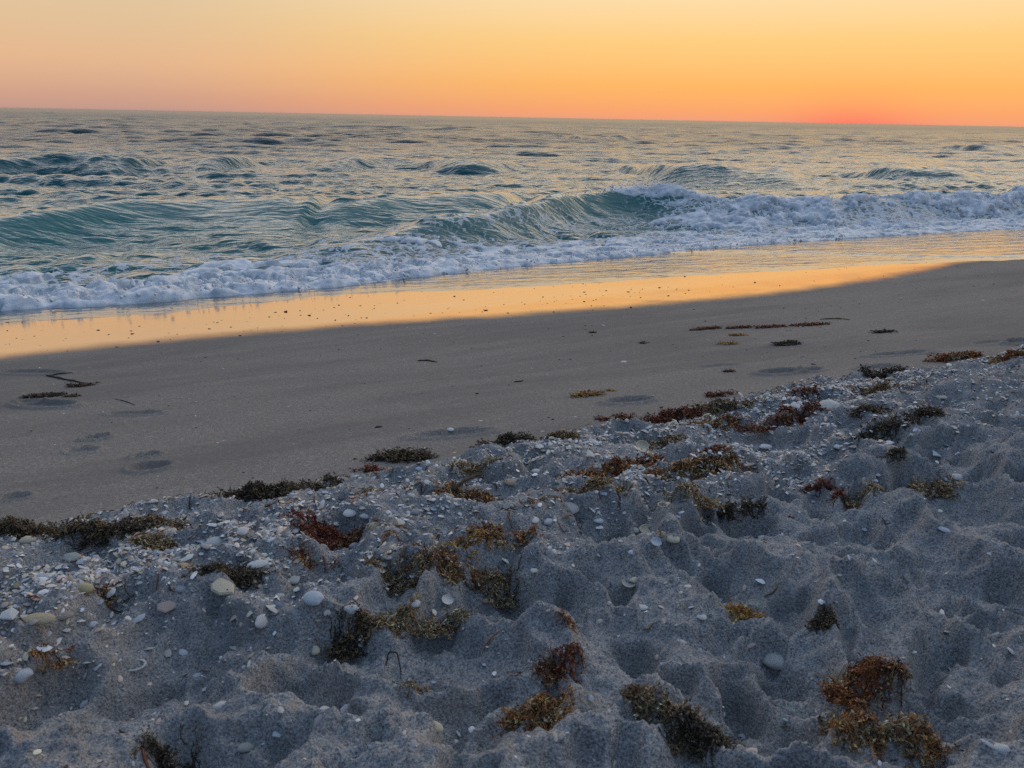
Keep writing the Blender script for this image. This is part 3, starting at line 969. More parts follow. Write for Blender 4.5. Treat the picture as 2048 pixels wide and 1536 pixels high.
def whelk(turns=3.2, n=46, k=10):
    V_ = []; Fq = []
    for i in range(n):
        t_ = i / (n - 1)
        a = turns * 6.283 * t_
        gr = t_ ** 1.5
        R = 0.42 * gr + 0.01; q = 0.40 * gr + 0.015
        cx = 0.85 - 1.5 * t_ ** 1.3
        cy, cz = R * math.cos(a), R * math.sin(a)
        for j in range(k):
            b = 6.283 * j / k
            rad = R + q * math.cos(b)
            V_.append((cx + q * 1.15 * math.sin(b) - 0.12 * gr, rad * math.cos(a), rad * math.sin(a)))
    for i in range(n - 1):
        for j in range(k):
            j2 = (j + 1) % k
            Fq.append((i * k + j, i * k + j2, (i + 1) * k + j2, (i + 1) * k + j))
    Fq.append(tuple(range(k))); Fq.append(tuple((n - 1) * k + j for j in range(k))[::-1])
    return V_, Fq


SHAPES = {
    'clam': py_mesh('clam', *dome(fan, 0.42), SHELLM),
    'cockle': py_mesh('cockle', *dome(fan, 0.55, segs=72, ribs=18, rib_h=0.035), SHELLM),
    'cup': py_mesh('cup', *[q if i else q * np.array([1, 1, -1]) + np.array([0, 0, .40]) for i, q in enumerate(dome(fan, 0.40))], SHELLM),
    'oval': py_mesh('oval', *dome(lambda a: 0.94 + 0.08 * math.cos(a) - 0.07 * math.cos(3 * a + .4) + 0.03 * math.sin(5 * a), 0.40, lean=0.18), SHELLM),
    'long': py_mesh('long', *dome(lambda a: 0.52 / math.sqrt((0.52 * math.cos(a)) ** 2 + math.sin(a) ** 2), 0.26, lean=0.15), SHELLM),
    'lump': py_mesh('lump', *lump(3, 1, .8, .55, .22), SHELLM), 'lump2': py_mesh('lump2', *lump(9, 1, .7, .5, .16), SHELLM),
    'slab': py_mesh('slab', *slab(7, 5, .30, .12), SHELLM, False),
    'frag': py_mesh('frag', *slab(6, 11, .12), SHELLM, False), 'frag2': py_mesh('frag2', *slab(5, 15, .14, .25), SHELLM, False), 'tri': py_mesh('tri', *slab(4, 22, .12, .2), SHELLM, False),
    'ring': py_mesh('ring', *ring(3), SHELLM), 'hoop': py_mesh('hoop', *ring(5, 1, .09, .95, .40), SHELLM),
    'whelk': py_mesh('whelk', *whelk(), SHELLM),
}
WHITE = (.80, .79, .76); BLUEW = (.66, .72, .78); CREAM = (.76, .67, .48); TAN = (.58, .43, .28); PINK = (.50, .40, .36); GREY = (.42, .43, .45)
ORANGE = (.62, .34, .16); YEL = (.55, .48, .26)

# photo x, y, width px, shape, colour, heading, tilt, label
KEY = [
    (449, 1190, 62, 'slab', CREAM, .3, .25, 'thick cream shell slab with a small round hole'),
    (338, 1220, 46, 'frag', PINK, .9, .35, 'ridged pinkish grey shell piece just left of the holed cream slab'),
    (630, 1207, 46, 'clam', BLUEW, -.5, .35, 'white clam shell on the mound right of the holed cream slab'),
    (704, 1223, 34, 'lump', WHITE, .0, .0, 'smooth round white shell at the left end of the long weed line'),
    (523, 1258, 36, 'oval', WHITE, 1.3, .9, 'white teardrop shell standing on edge above the big hollow'),
    (270, 1333, 36, 'ring', WHITE, .3, .1, 'thin white ring of shell lying in the big left hollow'),
    (393, 1354, 25, 'oval', BLUEW, .3, .2, 'small bluish oval shell inside the big left hollow'),
    (46, 1374, 38, 'lump', BLUEW, .5, .2, 'large bluish white oval shell at the left edge of the foreground'),
    (443, 1413, 34, 'lump', WHITE, .1, .0, 'white rounded shell perched on the near rim of the big hollow'),
    (872, 1453, 38, 'long', CREAM, -.7, .2, 'long cream shell left of the biggest foreground weed tuft'),
    (1555, 1332, 62, 'lump2', (.66, .64, .58), -.2, .1, 'large mottled white shell lump in the right foreground'),
    (1403, 1236, 22, 'oval', WHITE, .1, .2, 'small round white shell on a ridge below the long cream shell'),
    (1280, 1212, 34, 'long', WHITE, .0, .1, 'flat white oblong shell alone on grey sand at centre right'),
    (1290, 1134, 34, 'hoop', WHITE, 1.57, 1.1, 'thin white broken hoop of shell standing in a hollow'),
    (1298, 1068, 36, 'cup', CREAM, .2, .2, 'cream cupped shell at the left of a cluster on a mound'),
    (1325, 1073, 26, 'whelk', TAN, .6, .1, 'small tan spiral shell between two pale shells on a mound'),
    (1348, 1080, 30, 'clam', CREAM, -.4, .3, 'cream clam shell at the right end of the mound cluster'),
    (1140, 1016, 46, 'cockle', (.66, .62, .58), .4, .2, 'large ribbed cockle shell half buried in mid beach'),
    (1100, 1045, 30, 'lump2', WHITE, .2, .1, 'white shell lump left of a ribbed cockle and below it'),
    (1070, 1042, 24, 'clam', WHITE, 1.2, .2, 'white clam shell on the sand ridge above the rust and gold weed'),
    (1197, 1047, 22, 'oval', BLUEW, .3, .1, 'small bluish white shell below and right of the ribbed cockle'),
    (1185, 1030, 26, 'tri', WHITE, 1.9, .5, 'pointed white shell sliver right of the ribbed cockle'),
    (745, 1060, 50, 'whelk', (.62, .50, .34), 2.6, .1, 'cream and orange broken whelk right of the dark red weed'),
    (731, 1037, 26, 'oval', WHITE, .4, .2, 'white oval shell above the orange whelk by the dark red weed'),
    (703, 1030, 34, 'clam', WHITE, .9, .2, 'white clam shell on the upper edge of the dark red weed'),
    (1025, 965, 30, 'clam', (.62, .45, .30), -.3, .3, 'tan and orange clam shell above the sand hollow in mid beach'),
    (1000, 890, 36, 'long', (.66, .48, .26), .3, .3, 'orange oblong shell under the dark weed at the berm edge'),
    (1085, 911, 26, 'clam', (.60, .50, .36), .2, .2, 'tan shell on the crest behind the bright rust weed'),
    (1080, 898, 24, 'frag', WHITE, .7, .3, 'flat white shell chip above the tan shell on the crest'),
    (1180, 914, 30, 'tri', WHITE, 1.1, .7, 'white triangular shell shard leaning at the tip of bright rust weed'),
    (1279, 943, 22, 'ring', WHITE, .2, .2, 'small white ring shell at the foot of the bright rust weed'),
    (1300, 940, 18, 'oval', WHITE, .2, .2, 'small white oval shell right of a ring shell by rust weed'),
    (1207, 1000, 20, 'frag2', BLUEW, .2, .3, 'bluish white chip above and right of the ribbed cockle'),
    (1325, 1012, 20, 'ring', CREAM, .2, .2, 'small cream ring shell below the tan weed in mid beach'),
    (838, 938, 18, 'oval', BLUEW, .4, .3, 'small bluish shell just below the dark hummock of weed'),
    (855, 968, 24, 'frag', BLUEW, 1.3, .5, 'bluish white chip left of the dark stick'),
    (825, 972, 20, 'long', WHITE, 2.2, .5, 'slim white shell sliver standing left of the dark stick'),
    (902, 863, 16, 'clam', WHITE, -.4, .2, 'white shell lying alone on firm sand before the berm hollow'),
    (963, 842, 16, 'long', WHITE, -.2, .1, 'slim white shell on firm sand behind the edge weed'),
    (848, 897, 18, 'long', WHITE, .0, .1, 'flat white shell on firm sand right of the dark hummock of weed'),
    (911, 905, 16, 'long', CREAM, .1, .1, 'flat cream shell on firm sand at the berm foot'),
    (1249, 724, 14, 'clam', WHITE, .0, .2, 'white shell alone on firm sand in front of the wet band'),
    (1481, 795, 26, 'clam', (.56, .57, .54), 1.4, .9, 'pale grey clam shell standing upright among edge weed'),
    (1590, 817, 28, 'tri', WHITE, .3, .4, 'white three cornered shell shard in the right shell bank'),
    (1662, 814, 46, 'cockle', (.68, .68, .62), -.4, .3, 'biggest ribbed white cockle in the right shell bank'),
    (1885, 794, 32, 'long', CREAM, .0, .1, 'oblong cream shell at the right end of the shell bank'),
    (1824, 816, 24, 'oval', (.60, .60, .58), .3, .2, 'pale oval shell below the oblong cream shell'),
    (1899, 732, 18, 'oval', WHITE, .8, .3, 'white oval shell on the grey hummock at the right berm edge'),
    (1970, 727, 18, 'frag', BLUEW, .3, .3, 'bluish chip at the right end of the grey edge hummock'),
    (1872, 912, 24, 'tri', BLUEW, .8, .4, 'white triangular shell alone on grey sand at far right'),
    (1914, 962, 20, 'clam', WHITE, .0, .5, 'white clam half beside a dark tuft at far right'),
    (1674, 896, 18, 'oval', BLUEW, .5, .3, 'small white oval shell alone between hummocks right of centre'),
    (1530, 895, 30, 'long', WHITE, .1, .2, 'long white shell on the ridge below the red brown weed bank'),
    (1421, 968, 14, 'oval', WHITE, .1, .2, 'tiny white oval shell right of the tan weed'),
    (1756, 960, 16, 'long', WHITE, .5, .3, 'small white sliver right of the bright red weed scrap'),
    (1750, 966, 12, 'oval', BLUEW, .5, .3, 'tiny bluish shell touching a white sliver right of the red scrap'),
    (1888, 1060, 22, 'long', BLUEW, -.9, .4, 'thin bluish sliver on the smooth sand slope at right'),
    (1726, 1064, 16, 'long', BLUEW, -1.2, .4, 'short bluish sliver on the smooth slope left of a longer one'),
    (2021, 1308, 20, 'oval', WHITE, 1.4, .6, 'white oval shell standing near the right edge of the foreground'),
    (2001, 1497, 32, 'lump', WHITE, .0, .0, 'white oval shell in the bottom right corner'),
    (137, 1050, 30, 'oval', BLUEW, .6, .6, 'bluish white oval shell caught in the dark edge weed at left'),
    (117, 1062, 20, 'oval', BLUEW, .3, .4, 'smaller bluish shell beside the oval one in the dark edge weed'),
    (148, 1122, 38, 'frag', (.40, .43, .40), .8, .3, 'greenish grey flat chip below the dark edge weed at left'),
    (167, 1120, 28, 'long', BLUEW, .9, .3, 'bluish sliver leaning on the greenish grey chip'),
    (167, 1180, 36, 'lump2', YEL, .0, .1, 'worn yellowish shell pebble at left'),
    (75, 1234, 60, 'long', (.55, .46, .30), .1, .1, 'long yellow brown shell low at the left edge'),
    (122, 1230, 44, 'long', (.38, .33, .30), .3, .1, 'dull brown shell touching the long yellow one at left'),
    (22, 1243, 42, 'frag2', WHITE, .4, .2, 'white shell chip left of the long yellow brown shell'),
    (183, 1249, 20, 'oval', BLUEW, .0, .2, 'small bluish shell below the dull brown one at left'),
    (585, 1158, 32, 'oval', WHITE, .2, .3, 'white oval shell right of the dark brown weed patch'),
    (512, 1168, 20, 'tri', CREAM, 1.5, .6, 'cream shard standing against the dark brown weed patch'),
    (55, 1085, 30, 'lump2', CREAM, .2, .1, 'cream shell lump below the dark edge weed at far left'),
    (85, 1082, 24, 'oval', CREAM, .2, .1, 'cream oval shell right of a cream lump at far left'),
    (482, 1068, 32, 'oval', WHITE, .2, .2, 'white oval shell left of the dark red weed'),
    (430, 1082, 36, 'clam', (.55, .60, .60), .9, .2, 'pale grey clam shell left of the dark red weed'),
    (340, 1068, 28, 'oval', (.60, .58, .52), .2, .2, 'dull cream oval shell above the left shell bank'),
    (260, 1091, 24, 'oval', BLUEW, .2, .2, 'bluish oval shell in the middle of the left shell bank'),
    (365, 1133, 32, 'clam', (.66, .46, .24), .2, .2, 'orange clam shell in the left shell bank'),
    (515, 1128, 44, 'long', WHITE, .4, .2, 'long white shell above the dark brown weed patch'),
    (360, 1180, 26, 'oval', (.48, .47, .52), .2, .3, 'grey oval shell left of the holed cream slab'),
    (895, 1205, 26, 'cup', WHITE, 1.0, .4, 'white cupped shell left of the olive weed in mid foreground'),
    (830, 1217, 28, 'clam', WHITE, -.5, .3, 'white clam shell above the long weed line'),
    (975, 1207, 26, 'lump2', TAN, .1, .1, 'tan shell lump at the foot of the olive weed'),
    (1025, 1209, 24, 'oval', CREAM, .1, .1, 'cream oval shell right of a tan lump by the olive weed'),
    (1010, 1128, 28, 'frag2', WHITE, 2.2, .5, 'white angular chip above the brown weed right of the olive tuft'),
    (1070, 1144, 22, 'frag', WHITE, .2, .3, 'white chip right of the brown weed in mid foreground'),
    (893, 1119, 20, 'tri', BLUEW, 1.3, .5, 'bluish pointed chip right of the olive weed patch'),
    (765, 1134, 28, 'oval', WHITE, .5, .3, 'white oval shell at the upper left of the olive weed patch'),
    (775, 1113, 26, 'oval', (.64, .58, .52), .0, .1, 'cream oval shell above the olive weed patch'),
    (1268, 1160, 22, 'oval', CREAM, .3, .2, 'cream oval shell below the broken white hoop'),
    (1258, 1175, 28, 'cup', (.62, .56, .48), .3, .2, 'cream cupped shell two steps below the broken white hoop'),
    (1262, 1110, 16, 'oval', BLUEW, .3, .4, 'small bluish shell just left of the broken white hoop'),
    (1312, 1100, 22, 'cup', BLUEW, .3, .4, 'bluish cupped shell above the broken white hoop'),
    (555, 1473, 24, 'frag2', BLUEW, .3, .2, 'small bluish chip low in the left foreground'),
    (490, 1503, 30, 'lump2', (.48, .48, .44), .3, .1, 'dull grey green shell lump near the bottom edge'),
    (1180, 1404, 24, 'frag', BLUEW, -.6, .4, 'bluish chip right of the biggest foreground weed tuft'),
    (1158, 1285, 12, 'frag', WHITE, .1, .2, 'tiny white chip alone on a smooth slope right of centre'),
    (1484, 1478, 20, 'lump', BLUEW, .8, .2, 'small bluish shell right of the dark foreground weed clump'),
    (1571, 1445, 12, 'oval', WHITE, .1, .2, 'tiny white shell left of the largest weed clump'),
    (868, 1371, 12, 'frag', BLUEW, .1, .2, 'tiny white chip right of the small olive tuft and twig'),
]


def place(name, mesh, px, py, wpx, colr, head, tilt, sink=0.26):
    P, d = on_sand(px, py)
    r = 0.46 * wpx * d / F
    o = bpy.data.objects.new(name, mesh)
    o.location = (P[0], P[1], P[2] + r * (0.15 if mesh.name in ('lump', 'lump2') else 0.0) + r * 0.55 * abs(math.sin(tilt)) - r * (sink if mesh.name in ('lump', 'lump2', 'oval', 'clam', 'cockle', 'long') else -0.02))
    o.rotation_euler = (tilt, 0.0, head)
    o.scale = (r, r * (0.78 if mesh.name in ('oval', 'clam') else 1.0), r * 0.9)
    o.color = (*colr, 1)
    col.objects.link(o)
    return o


NAMES = {'clam': 'clam_shell', 'cockle': 'cockle_shell', 'cup': 'clam_shell', 'oval': 'oval_shell', 'long': 'oblong_shell', 'lump': 'worn_shell', 'lump2': 'worn_shell',
         'slab': 'shell_slab', 'frag': 'shell_fragment', 'frag2': 'shell_fragment', 'tri': 'shell_fragment', 'ring': 'ring_shell', 'hoop': 'shell_hoop', 'whelk': 'whelk_shell'}
taken = []
for (px, py, wp, shp, cl, hd, tl, lab) in KEY:
    o = place(NAMES[shp], SHAPES[shp], px, py, wp, cl, hd, tl)
    o['label'] = lab; o['category'] = 'shell'; o['group'] = 'shells on the loose sand' if not ('firm sand' in lab) else 'shells on the firm sand'
    if shp == 'slab':
        hv, hf = lump(2, .085, .085, .03, 0)  # flat dark lump: the shade inside the hole is put into its colour
        hm = py_mesh('bore_hole_shade', hv, hf, HOLESHADEM)
        ho = bpy.data.objects.new('bore_hole_shade', hm); ho.parent = o; ho.location = (.25, -.42, .335); ho.rotation_euler = (.3, 0, 0); ho.color = (.03, .025, .02, 1); col.objects.link(ho)
    taken.append((px, py))

# many look-alike small shells in the banks
rk = np.random.default_rng(55)
S, N_ = sample_hash(900, rk, -1.6, 4.6, 0.75, 1.95)
hx, hy = to_xy(S, N_); hz = sand_h(hx, hy)
kinds = ['clam', 'oval', 'frag', 'frag2', 'tri', 'lump2', 'cup', 'long']
LAB = {'white': WHITE, 'bluish white': BLUEW, 'cream': CREAM, 'tan': TAN, 'grey': GREY}
WORD = {'clam': 'clam shell', 'oval': 'oval shell', 'frag': 'shell chip', 'frag2': 'angular shell chip', 'tri': 'pointed shell chip', 'lump2': 'worn shell', 'cup': 'cupped shell', 'long': 'oblong shell'}
MARKS = [(60, 1060, 'dark weed mat at far left'), (310, 1035, 'stringy grey brown weed'), (525, 982, 'tall dark weed heap'), (800, 908, 'dark hummock of weed'), (1015, 874, 'orange oblong shell'),
         (655, 1075, 'dark red weed heap'), (745, 1060, 'orange whelk'), (920, 988, 'dark stick'), (470, 1150, 'dark brown weed patch'), (449, 1190, 'holed cream slab'), (704, 1223, 'round white shell'),
         (800, 1150, 'olive weed ball'), (1140, 1016, 'ribbed cockle in mid beach'), (1235, 925, 'bright rust weed drift'), (1395, 930, 'brown and tan weed drift'), (1440, 843, 'long rusty weed ribbon'),
         (1602, 838, 'dark red weed mound'), (1662, 814, 'biggest white cockle'), (1770, 860, 'dark brown weed ridge'), (1885, 794, 'oblong cream shell'), (1910, 712, 'weed capped edge hummock'),
         (75, 1234, 'long yellow brown shell'), (167, 1180, 'yellowish shell pebble'), (338, 1220, 'pinkish shell piece'), (365, 1133, 'orange clam'), (1290, 1134, 'broken white hoop'), (1640, 968, 'bright red weed scrap'),
         (1015, 1066, 'rust weed drift'), (1872, 912, 'lone white triangle'), (630, 1207, 'white clam on the mound'), (250, 1208, 'small brown tuft at left'), (150, 1122, 'greenish grey chip'),
         (260, 1091, 'bluish oval shell'), (1345, 832, 'red brown edge weed'), (1840, 822, 'dark right hand tuft'), (585, 1158, 'lone white oval')]
MK = np.array([q[:2] for q in MARKS], float)


def project(P):
    q = np.array(P) - np.array([0, 0, HC])
    f_ = np.array([0, math.cos(PITCH), -math.sin(PITCH)]); u_ = np.array([0, math.sin(PITCH), math.cos(PITCH)])
    d = q @ f_; a, b = q[0] / d, (q @ u_) / d
    c_, s_ = math.cos(ROLL), math.sin(ROLL)
    return 1024 + F * (a * c_ + b * s_), 768 - F * (-a * s_ + b * c_)


cnt = 0
for i in range(len(S)):
    if cnt >= 210:
        break
    if S[i] > 2.6 and N_[i] < 1.2 and rk.uniform() < .4:
        continue
    kd = kinds[rk.choice(len(kinds), p=[.22, .24, .16, .1, .06, .08, .06, .08])]
    ck = list(LAB)[rk.choice(5, p=[.34, .22, .20, .10, .14])]
    cl = LAB[ck]
    ix, iy = project((hx[i], hy[i], hz[i]))
    if not (6 < ix < 2042 and iy < 1530):
        continue
    dd = MK - np.array([ix, iy]); j = int(np.argmin((dd[:, 0]) ** 2 + (1.6 * dd[:, 1]) ** 2))
    ang = math.atan2(1.6 * -dd[j, 1], -dd[j, 0])
    way = ['right of', 'below and right of', 'just below', 'below and left of', 'left of', 'above and left of', 'just above', 'above and right of'][int(round(ang / (math.pi / 4))) % 8]
    r = float(np.clip(np.exp(rk.normal(math.log(0.0095), 0.28)), 0.006, 0.017))
    tl = abs(rk.normal(0, .3))
    o = bpy.data.objects.new(NAMES[kd], SHAPES[kd])
    o.location = (hx[i], hy[i], hz[i] + r * 0.55 * math.sin(tl) - r * 0.05 + (r * .15 if kd == 'lump2' else 0))
    o.rotation_euler = (tl, rk.normal(0, .15), rk.uniform(0, 6.28)); o.scale = (r, r * rk.uniform(.75, 1.0), r)
    k = rk.uniform(.8, 1.08)
    o.color = (cl[0] * k, cl[1] * k, cl[2] * k, 1)
    col.objects.link(o)
    o['label'] = '%s %s %s %s the %s' % ('tiny' if r < .0085 else 'small', ck, WORD[kd], way, MARKS[j][2])
    o['category'] = 'shell'; o['group'] = 'small shells in the crushed shell band'
    cnt += 1

# ------------------------------------------------------------------ seaweed
PAL = {
    'dark': [[.055, .040, .026], [.085, .058, .034], [.040, .032, .024], [.12, .080, .042], [.16, .115, .065]],
    'red': [[.16, .040, .020], [.10, .028, .017], [.24, .075, .030], [.07, .030, .020], [.20, .11, .055]],
    'rust': [[.26, .095, .032], [.17, .055, .024], [.33, .17, .07], [.10, .045, .024], [.40, .27, .14]],
    'tan': [[.36, .25, .13], [.25, .15, .07], [.16, .085, .04], [.45, .35, .22], [.22, .18, .10]],
    'olive': [[.19, .125, .065], [.12, .08, .045], [.28, .20, .11], [.085, .055, .033], [.34, .25, .15]],
    'gold': [[.46, .25, .075], [.38, .18, .055], [.27, .12, .045], [.54, .34, .13]],
    'mixed': [[.33, .15, .05], [.16, .08, .035], [.08, .05, .03], [.42, .30, .15], [.24, .12, .05]],
}


EDGE = 'weed along the edge of the loose sand'; LOOSE = 'weed tufts on the loose sand'; FIRM = 'weed scraps on the firm sand'


def seaweed(px, py, wpx, hpx, pal, label, group, tall=1.0, dens=1.0, seed=0):
    rng = np.random.default_rng(900 + seed)
    P, d = on_sand(px, py + hpx * 0.22)
    a = 0.5 * wpx * d / F
    b = min(a * 0.7, max(0.12 * a, 0.5 * hpx * d / F * 0.85))
    hgt = min(0.055, max(0.005, 0.15 * hpx * d / F)) * tall * (1.8 if group == EDGE else 1.0)
    area = wpx * hpx
    ns = int(np.clip(area * 0.16 * dens, 40, 1500))
    scale = d / 1.6
    lr = min(np.clip(0.026 * (0.5 + 0.5 * scale), 0.016, 0.045), 0.9 * a)
    tilt = 0.20 if wpx > 3 * hpx else 0.0
    pal = np.array(PAL[pal])
    Vs = []; Fs = []; Cs = []
    off = 0
    rad = 0.00085 * scale ** 0.6
    K_ = 6
    # strands as thin three sided tubes
    r_ = np.sqrt(rng.uniform(0, 1, ns)) * np.where(rng.uniform(0, 1, ns) < .12, 1.35 if group != FIRM else 1.0, 1.0); an = rng.uniform(0, 6.283, ns)
    cl = fbm(np.cos(an) * r_ * a / 0.035 + seed * 3, np.sin(an) * r_ * b / 0.022, 3, 700 + seed)
    okm = cl > (-0.13 - 0.25 * (wpx < 60) if group != FIRM else -9)
    r_, an = r_[okm], an[okm]; ns = len(r_)
    ox = r_ * np.cos(an) * a; oy = r_ * np.sin(an) * b
    ct, st_ = math.cos(tilt), math.sin(tilt)
    ox, oy = ox * ct - oy * st_, ox * st_ + oy * ct
    hd = rng.uniform(0, 6.283, ns)
    x = P[0] + ox; y = P[1] + oy
    lumps = 0.55 + 0.75 * puffs(ox + seed, oy, 0.030 * scale, 760)
    env = hgt * np.clip(1.15 * (1 - np.minimum(r_, 1) ** 3), 0.05, 1) * lumps * rng.uniform(0.1, 1.0, ns) ** 0.7
    pts = []
    zoff = env
    vz = rng.normal(0, 0.5, ns)
    step = lr / K_ * rng.uniform(0.5, 1.3, ns)
    z0_ = sand_h(x, y); slope_ = np.hypot(sand_h(x + .006, y) - z0_, sand_h(x, y + .006) - z0_) / .006
    zmed = np.median(z0_) if len(z0_) else P[2]
    rr_ok = (slope_ < 1.1) | (rng.uniform(0, 1, ns) < .15)
    if rr_ok.sum() > 12:
        x, y, hd, env, ox, oy, r_ = (q[rr_ok] for q in (x, y, hd, env, ox, oy, r_)); ns = len(x)
        zoff = env; vz = vz[rr_ok]; step = step[rr_ok]
    for k in range(K_):
        base = np.maximum(sand_h(x, y), zmed - 0.014)
        pts.append(np.stack([x, y, base + np.maximum(zoff, 0.0006)], -1))
        hd = hd + rng.normal(0, 0.75, ns)
        x = x + np.cos(hd) * step; y = y + np.sin(hd) * step
        vz = vz * 0.6 + rng.normal(0, 0.45, ns)
        zoff = np.clip(zoff + vz * step, 0, hgt * 1.15 + 0.004)
    pts = np.stack(pts, 1)
    patch = fbm(ox / a * 1.6 + 7 + seed, oy / b * 1.3, 2, 740) + rng.normal(0, .16, ns)
    colr = pal[np.clip(((patch + .5) * len(pal)).astype(int), 0, len(pal) - 1)] * rng.uniform(0.9, 1.6, (ns, 1))
    tang = np.gradient(pts, axis=1); tang /= np.linalg.norm(tang, axis=-1, keepdims=True) + 1e-9
    upv = np.array([0.3, 0.2, 0.93])
    sd = np.cross(tang, upv); sd /= np.linalg.norm(sd, axis=-1, keepdims=True) + 1e-9
    nv = np.cross(sd, tang)
    rr = rad * rng.uniform(0.6, 1.5, (ns, 1, 1)) * np.linspace(1.1, 0.45, K_)[None, :, None]
    ringv = np.stack([pts + rr * (math.cos(q) * sd + math.sin(q) * nv) for q in (0, 2.094, 4.189)], 2)     # ns,K,3,3
    Vs.append(ringv.reshape(-1, 3)); Cs.append(np.repeat(colr, K_ * 3, 0))
    base = (np.arange(ns) * K_ * 3)[:, None, None]
    seg = []
    for k in range(K_ - 1):
        for q in range(3):
            q2 = (q + 1) % 3
            seg.append([k * 3 + q, k * 3 + q2, (k + 1) * 3 + q2]); seg.append([k * 3 + q, (k + 1) * 3 + q2, (k + 1) * 3 + q])
    Fs.append((np.array(seg)[None] + base).reshape(-1, 3)); off += ns * K_ * 3
    # leaflets: folded little blades
    nl = 5
    si = np.repeat(np.arange(ns), nl); m_ = len(si)
    ki = rng.integers(0, K_, m_)
    o_ = pts[si, ki]
    dirv = rng.normal(0, 1, (m_, 3)); dirv[:, 2] = np.abs(dirv[:, 2]) * 0.30 - 0.05; dirv += tang[si, ki] * 0.8
    dirv /= np.linalg.norm(dirv, axis=-1, keepdims=True)
    wv = np.cross(dirv, rng.normal(0, 1, (m_, 3))); wv /= np.linalg.norm(wv, axis=-1, keepdims=True) + 1e-9
    ll = lr * rng.uniform(0.14, 0.36, (m_, 1)); ww = ll * rng.uniform(0.16, 0.30, (m_, 1))
    nv_ = np.cross(dirv, wv)
    lv = np.stack([o_, o_ + dirv * ll * .5 + wv * ww, o_ + dirv * ll + nv_ * ll * .2, o_ + dirv * ll * .5 - wv * ww, o_ + dirv * ll * .5 + nv_ * ww * .9], 1)
    Vs.append(lv.reshape(-1, 3)); Cs.append(np.repeat(np.clip(colr[si] * np.exp(rng.normal(.08, .5, (m_, 1))), 0, .6), 5, 0))
    lf = np.array([[0, 1, 4], [1, 2, 4], [2, 3, 4], [3, 0, 4]])
    Fs.append((lf[None] + (np.arange(m_) * 5)[:, None, None] + off).reshape(-1, 3)); off += m_ * 5
    # small air bladders
    nb = ns // 2
    bi = rng.integers(0, ns, nb); bk = rng.integers(0, K_, nb)
    oct_v = np.array([[1, 0, 0], [0, 1, 0], [-1, 0, 0], [0, -1, 0], [0, 0, 1], [0, 0, -1]], float); oct_f = np.array([[0, 1, 4], [1, 2, 4], [2, 3, 4], [3, 0, 4], [1, 0, 5], [2, 1, 5], [3, 2, 5], [0, 3, 5]])
    br = rad * rng.uniform(1.4, 2.6, nb)
    bv = oct_v[None] * br[:, None, None] + (pts[bi, bk] + np.array([0, 0, 1]) * br[:, None])[:, None, :]
    Vs.append(bv.reshape(-1, 3)); Cs.append(np.repeat(colr[bi] * 1.25, 6, 0))
    Fs.append((oct_f[None] + (np.arange(nb) * 6)[:, None, None] + off).reshape(-1, 3))
    V_ = np.concatenate(Vs) - P[None]
    me = make_mesh('seaweed_clump', V_, np.concatenate(Fs), WEEDM, smooth=False, colors=np.concatenate(Cs))
    o = link('seaweed_clump', me, P, label=label, category='seaweed', group=group)
    return o


